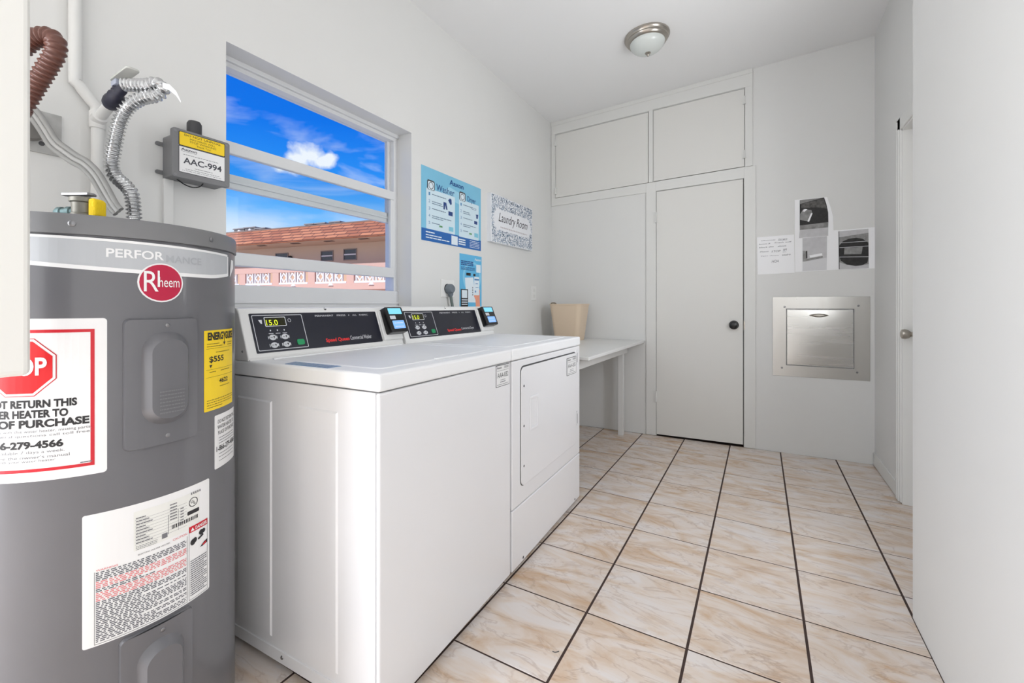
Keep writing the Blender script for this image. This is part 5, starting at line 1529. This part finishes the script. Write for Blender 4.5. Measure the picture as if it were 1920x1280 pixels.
# ------------------------------------------------------------------ ceiling light
lx, ly = -0.640, 2.905
CN = Vector((0.0577, 0, -1)).normalized()
lo = Vector((lx, ly, ceil_z(lx) + 0.001))
lt_ = thing('ceiling_light', 'round satin nickel ceiling light with frosted glass bowl', 'ceiling light', lo)
obj('canopy', MB().lathe(lo, CN, [(0.138, 0), (0.142, 0.003), (0.141, 0.012), (0.136, 0.016), (0.132, 0.026), (0.127, 0.028), (0.122, 0.040), (0.112, 0.046), (0.108, 0.046)], 64), NICKEL, lt_, smooth=True)
bowl = [(0.110, 0.040)]
for i in range(1, 13):
    t = i / 12 * math.pi / 2
    bowl.append((0.110 * math.cos(t), 0.042 + 0.068 * math.sin(t)))
obj('glass_bowl', MB().lathe(lo, CN, bowl, 64), FROST, lt_, smooth=True)
obj('finial', MB().lathe(lo + CN * 0.107, CN, [(0.006, 0), (0.018, 0.003), (0.018, 0.007), (0.010, 0.010), (0.006, 0.014), (0.009, 0.018), (0.006, 0.024), (0.0, 0.027)], 20), NICKEL, lt_, smooth=True)

# a dark thread of lint on the floor
fp = [Vector(p) for p in ((-0.349, 1.243, 0.0015), (-0.345, 1.237, 0.0015), (-0.337, 1.236, 0.0015), (-0.329, 1.240, 0.0015))]
def fpt(x, y):
    d = ray(x, y); t = -CAMZ / d.z
    return Vector((d.x * t, d.y * t, 0.0012))
tag(obj('lint_thread', MB().tube(spline([fpt(1036, 1221), fpt(1040, 1223), fpt(1044, 1222.5), fpt(1048, 1221)], 6), 0.0012, 6), DKGREY), 'tiny dark curved thread lying on a marble floor tile', 'thread')

# ------------------------------------------------------------------ outside: courtyard building
struct(obj('ground', MB().box(WORLD, -70, XL - 0.25, -30, 60, -0.5, -0.25), mat('courtyard_concrete', (206, 202, 194), 0.9, vary=0.1, vscale=0.5)), 'pale courtyard ground')
ed = Vector((0.989, 0.146, 0)).normalized(); en = Vector((0.146, -0.989, 0)).normalized()
u_ = (580 - 960) / FPX
A0 = Vector((30 * (SN + u_ * CS), 30 * (CS - u_ * SN), 0))
BW = Frame(A0, ed, (0, 0, 1), en)
bl = thing('apartment_building', 'two storey apartment block with brown shingle roof across the courtyard', 'building', BW.pt(0, -0.25))
STUC = mat('stucco_beige', (222, 194, 166), 0.9, bump=0.4, bscale=8)
STUP = mat('stucco_pink', (222, 180, 160), 0.9)
def shingle():
    m = bpy.data.materials.new('brown_shingle'); m.use_nodes = True
    nt = m.node_tree; p = nt.nodes['Principled BSDF']
    tc = nt.nodes.new('ShaderNodeTexCoord'); mp = nt.nodes.new('ShaderNodeMapping')
    sp = nt.nodes.new('ShaderNodeSeparateXYZ'); cb2 = nt.nodes.new('ShaderNodeCombineXYZ')
    nt.links.new(tc.outputs['Object'], sp.inputs[0]); nt.links.new(sp.outputs['X'], cb2.inputs['X']); nt.links.new(sp.outputs['Z'], cb2.inputs['Y'])
    br = nt.nodes.new('ShaderNodeTexBrick')
    br.inputs['Color1'].default_value = (*S2L((212, 140, 100)), 1); br.inputs['Color2'].default_value = (*S2L((172, 104, 74)), 1); br.inputs['Mortar'].default_value = (*S2L((118, 76, 60)), 1)
    br.inputs['Scale'].default_value = 1.0; br.inputs['Brick Width'].default_value = 0.9; br.inputs['Row Height'].default_value = 0.24; br.inputs['Mortar Size'].default_value = 0.035; br.inputs['Bias'].default_value = -0.1
    nt.links.new(cb2.outputs[0], br.inputs['Vector'])
    n = nt.nodes.new('ShaderNodeTexNoise'); n.inputs['Scale'].default_value = 5
    nt.links.new(cb2.outputs[0], n.inputs['Vector'])
    mx = nt.nodes.new('ShaderNodeMix'); mx.data_type = 'RGBA'; mx.blend_type = 'MULTIPLY'; mx.inputs['Factor'].default_value = 0.5
    nt.links.new(br.outputs['Color'], mx.inputs['A']); nt.links.new(n.outputs['Color'], mx.inputs['B'])
    mx.inputs['Factor'].default_value = 0.0
    nt.links.new(mx.outputs['Result'], p.inputs['Base Color'])
    p.inputs['Roughness'].default_value = 0.9
    return m
aL, aR = -34.0, 20.0
# heights from the photograph
zw = BW.px(580, 461)[1]            # wall meets soffit
HE = 1.5                           # overhang
ze = BW.px(580, 450, HE)[1]        # lower edge of the shingles
HTp = 0.2
zr = BW.px(580, 424, HTp)[1]       # roof top
obj('stucco_wall', MB().box(BW, aL, aR, 2.2, zw + 0.02, -6, 0), STUC, bl)
obj('ground_storey_wall', MB().box(BW, aL, aR, -0.25, 2.2, -6, -0.002), STUP, bl)
obj('soffit', MB().prism(Frame(BW.pt(aL, 0, 0), en, (0, 0, 1), ed), [(0, zw), (HE, ze), (HE, ze + 0.1), (0, zw + 0.1)], 0, aR - aL), mat('soffit_beige', (206, 182, 158), 0.9), bl)
obj('roof', MB().prism(Frame(BW.pt(aL, 0, 0), en, (0, 0, 1), ed), [(HE + 0.05, ze - 0.02), (HE + 0.05, ze + 0.08), (HTp, zr), (-6, zr), (-6, zr - 0.3), (0, ze)], 0, aR - aL), shingle(), bl)
obj('roof_cap', MB().box(BW, aL, aR, zr - 0.02, zr + 0.06, HTp - 0.25, HTp + 0.05), mat('roof_cap_grey', (150, 128, 116), 0.9), bl)
WT = mat('building_white', (240, 236, 232), 0.7)
def bwin(x0, x1, y0, y1):
    a0, b1 = BW.px(x0, y0); a1, b0 = BW.px(x1, y1)
    fr_ = obj('building_window', MB().ring(BW, [(a0, b0), (a1, b0), (a1, b1), (a0, b1)], [(a0 + .06, b0 + .06), (a1 - .06, b0 + .06), (a1 - .06, b1 - .06), (a0 + .06, b1 - .06)], -0.02, 0.05), mat('building_frame', (150, 136, 126), 0.7), bl)
    m_ = (b0 + b1) / 2
    obj('pane', MB().box(BW, a0 + .06, a1 - .06, m_ + .03, b1 - .06, -0.01, 0.012), GLASSD, fr_)
    obj('pane', MB().box(BW, a0 + .06, a1 - .06, b0 + .06, m_ - .03, -0.01, 0.012), GLASSD, fr_)
    obj('window_rail', MB().box(BW, a0 + .06, a1 - .06, m_ - .04, m_ + .04, -0.01, 0.04), WT, fr_)
bwin(602, 625.5, 470.5, 489)
bwin(644.5, 669.5, 466.8, 487)
bwin(517, 541, 475, 494)
lf = BW.px(546.5, 483)
lamp = MB().lathe(BW.pt(lf[0], lf[1], 0.02), en, [(0.12, 0), (0.14, 0.1), (0.10, 0.2), (0, 0.22)], 14)
obj('wall_lamp', lamp, BLACK, bl, smooth=True)
for x in (492, 555, 618, 683):
    a, b = BW.px(x, 455, 0.9)
    zz = zw + (ze - zw) * 0.6
    obj('soffit_vent', MB().box(BW, a - 0.35, a + 0.35, zz - 0.02, zz + 0.05, 0.80, 1.05), mat('vent_dark', (110, 92, 82), 0.9), bl)
# walkway and railing
RH = 1.7
RF = Frame(BW.pt(0, 0, RH), ed, (0, 0, 1), en)
zb = RF.px(500, 531)[1]; zt = RF.px(500, 512)[1]
obj('walkway_slab', MB().box(RF, aL, aR, zb - 0.50, zb - 0.10, -RH, 0.06), STUP, bl)
obj('railing_cap', MB().box(RF, aL, aR, zt + 0.0, zt + 0.38, -0.16, 0.04), STUP, bl)
g0 = RF.px(463, 520)[0]; g1 = RF.px(528, 520)[0]; g2 = RF.px(595, 520)[0]; g3 = RF.px(667, 520)[0]
gp = (g3 - g0) / 3
bw_ = gp / 4.15
def breeze(a, z0, z1):
    mb = MB()
    w = bw_ * 0.80; t = 0.075 * w / 0.6
    for q in ((a, a + t, z0, z1), (a + w - t, a + w, z0, z1)): mb.box(RF, q[0], q[1], q[2], q[3], -0.10, 0.02)
    c = (a + w / 2, (z0 + z1) / 2)
    ro, ri = (w / 2 - t * .2, (z1 - z0) / 2), (w / 2 - t * 1.5, (z1 - z0) / 2 - t * 1.4)
    mb.ring(RF, [(c[0] - ro[0], c[1]), (c[0], c[1] - ro[1]), (c[0] + ro[0], c[1]), (c[0], c[1] + ro[1])], [(c[0] - ri[0], c[1]), (c[0], c[1] - ri[1]), (c[0] + ri[0], c[1]), (c[0], c[1] + ri[1])], -0.08, 0.0)
    return mb
for k in range(-6, 6):
    s = g0 + k * gp
    obj('railing_post', MB().box(RF, s - gp * 0.22, s - gp * 0.04, zb - 0.12, zt + 0.02, -0.2, 0.03), STUP, bl)
    obj('railing_base', MB().box(RF, s - gp * 0.02, s + gp * 0.78, zb - 0.11, zb + 0.01, -0.14, 0.07), WT, bl)
    obj('drain_spout', MB().prism(RF, [(s + gp * .34, zb - .24), (s + gp * .46, zb - .24), (s + gp * .40 + .06, zb - .10), (s + gp * .40 - .06, zb - .10)], 0.0, 0.14), WT, bl)
    for j in range(3):
        obj('breeze_block', breeze(s + j * bw_, zb, zt), WT, bl)
# roof-top vents
VM = mat('vent_grey', (132, 126, 122), 0.7)
for (x0, x1, y0, y1) in ((446, 465, 430, 438), (466, 485, 427.5, 436), (486, 504, 429, 435), (579, 594, 421, 427), (598, 615, 419.5, 426), (625, 643, 417, 424)):
    VF = Frame(BW.pt(0, 0, -0.6), ed, (0, 0, 1), en)
    a0, b1 = VF.px(x0, y0); a1, _ = VF.px(x1, y1)
    v = thing('roof_vent', 'small grey box vent with white pipe cap on the brown shingle roof', 'vent', VF.pt((a0 + a1) / 2, zr), 'vents along the roof ridge')
    obj('vent_box', MB().box(VF, a0, a1, zr - 0.005, b1 - 0.08, -0.3, 0.3), VM, v)
    obj('vent_lid', MB().box(VF, a0 - .08, a1 + .08, b1 - 0.08, b1, -0.36, 0.36), mat('vent_lid_grey', (160, 154, 150), 0.7), v)
    obj('pipe_cap', MB().lathe(VF.pt((a0 + a1) / 2 + .1, b1 - 0.25, 0.3), en, [(0.10, 0), (0.12, 0.12), (0, 0.13)], 12), WT, v, smooth=True)
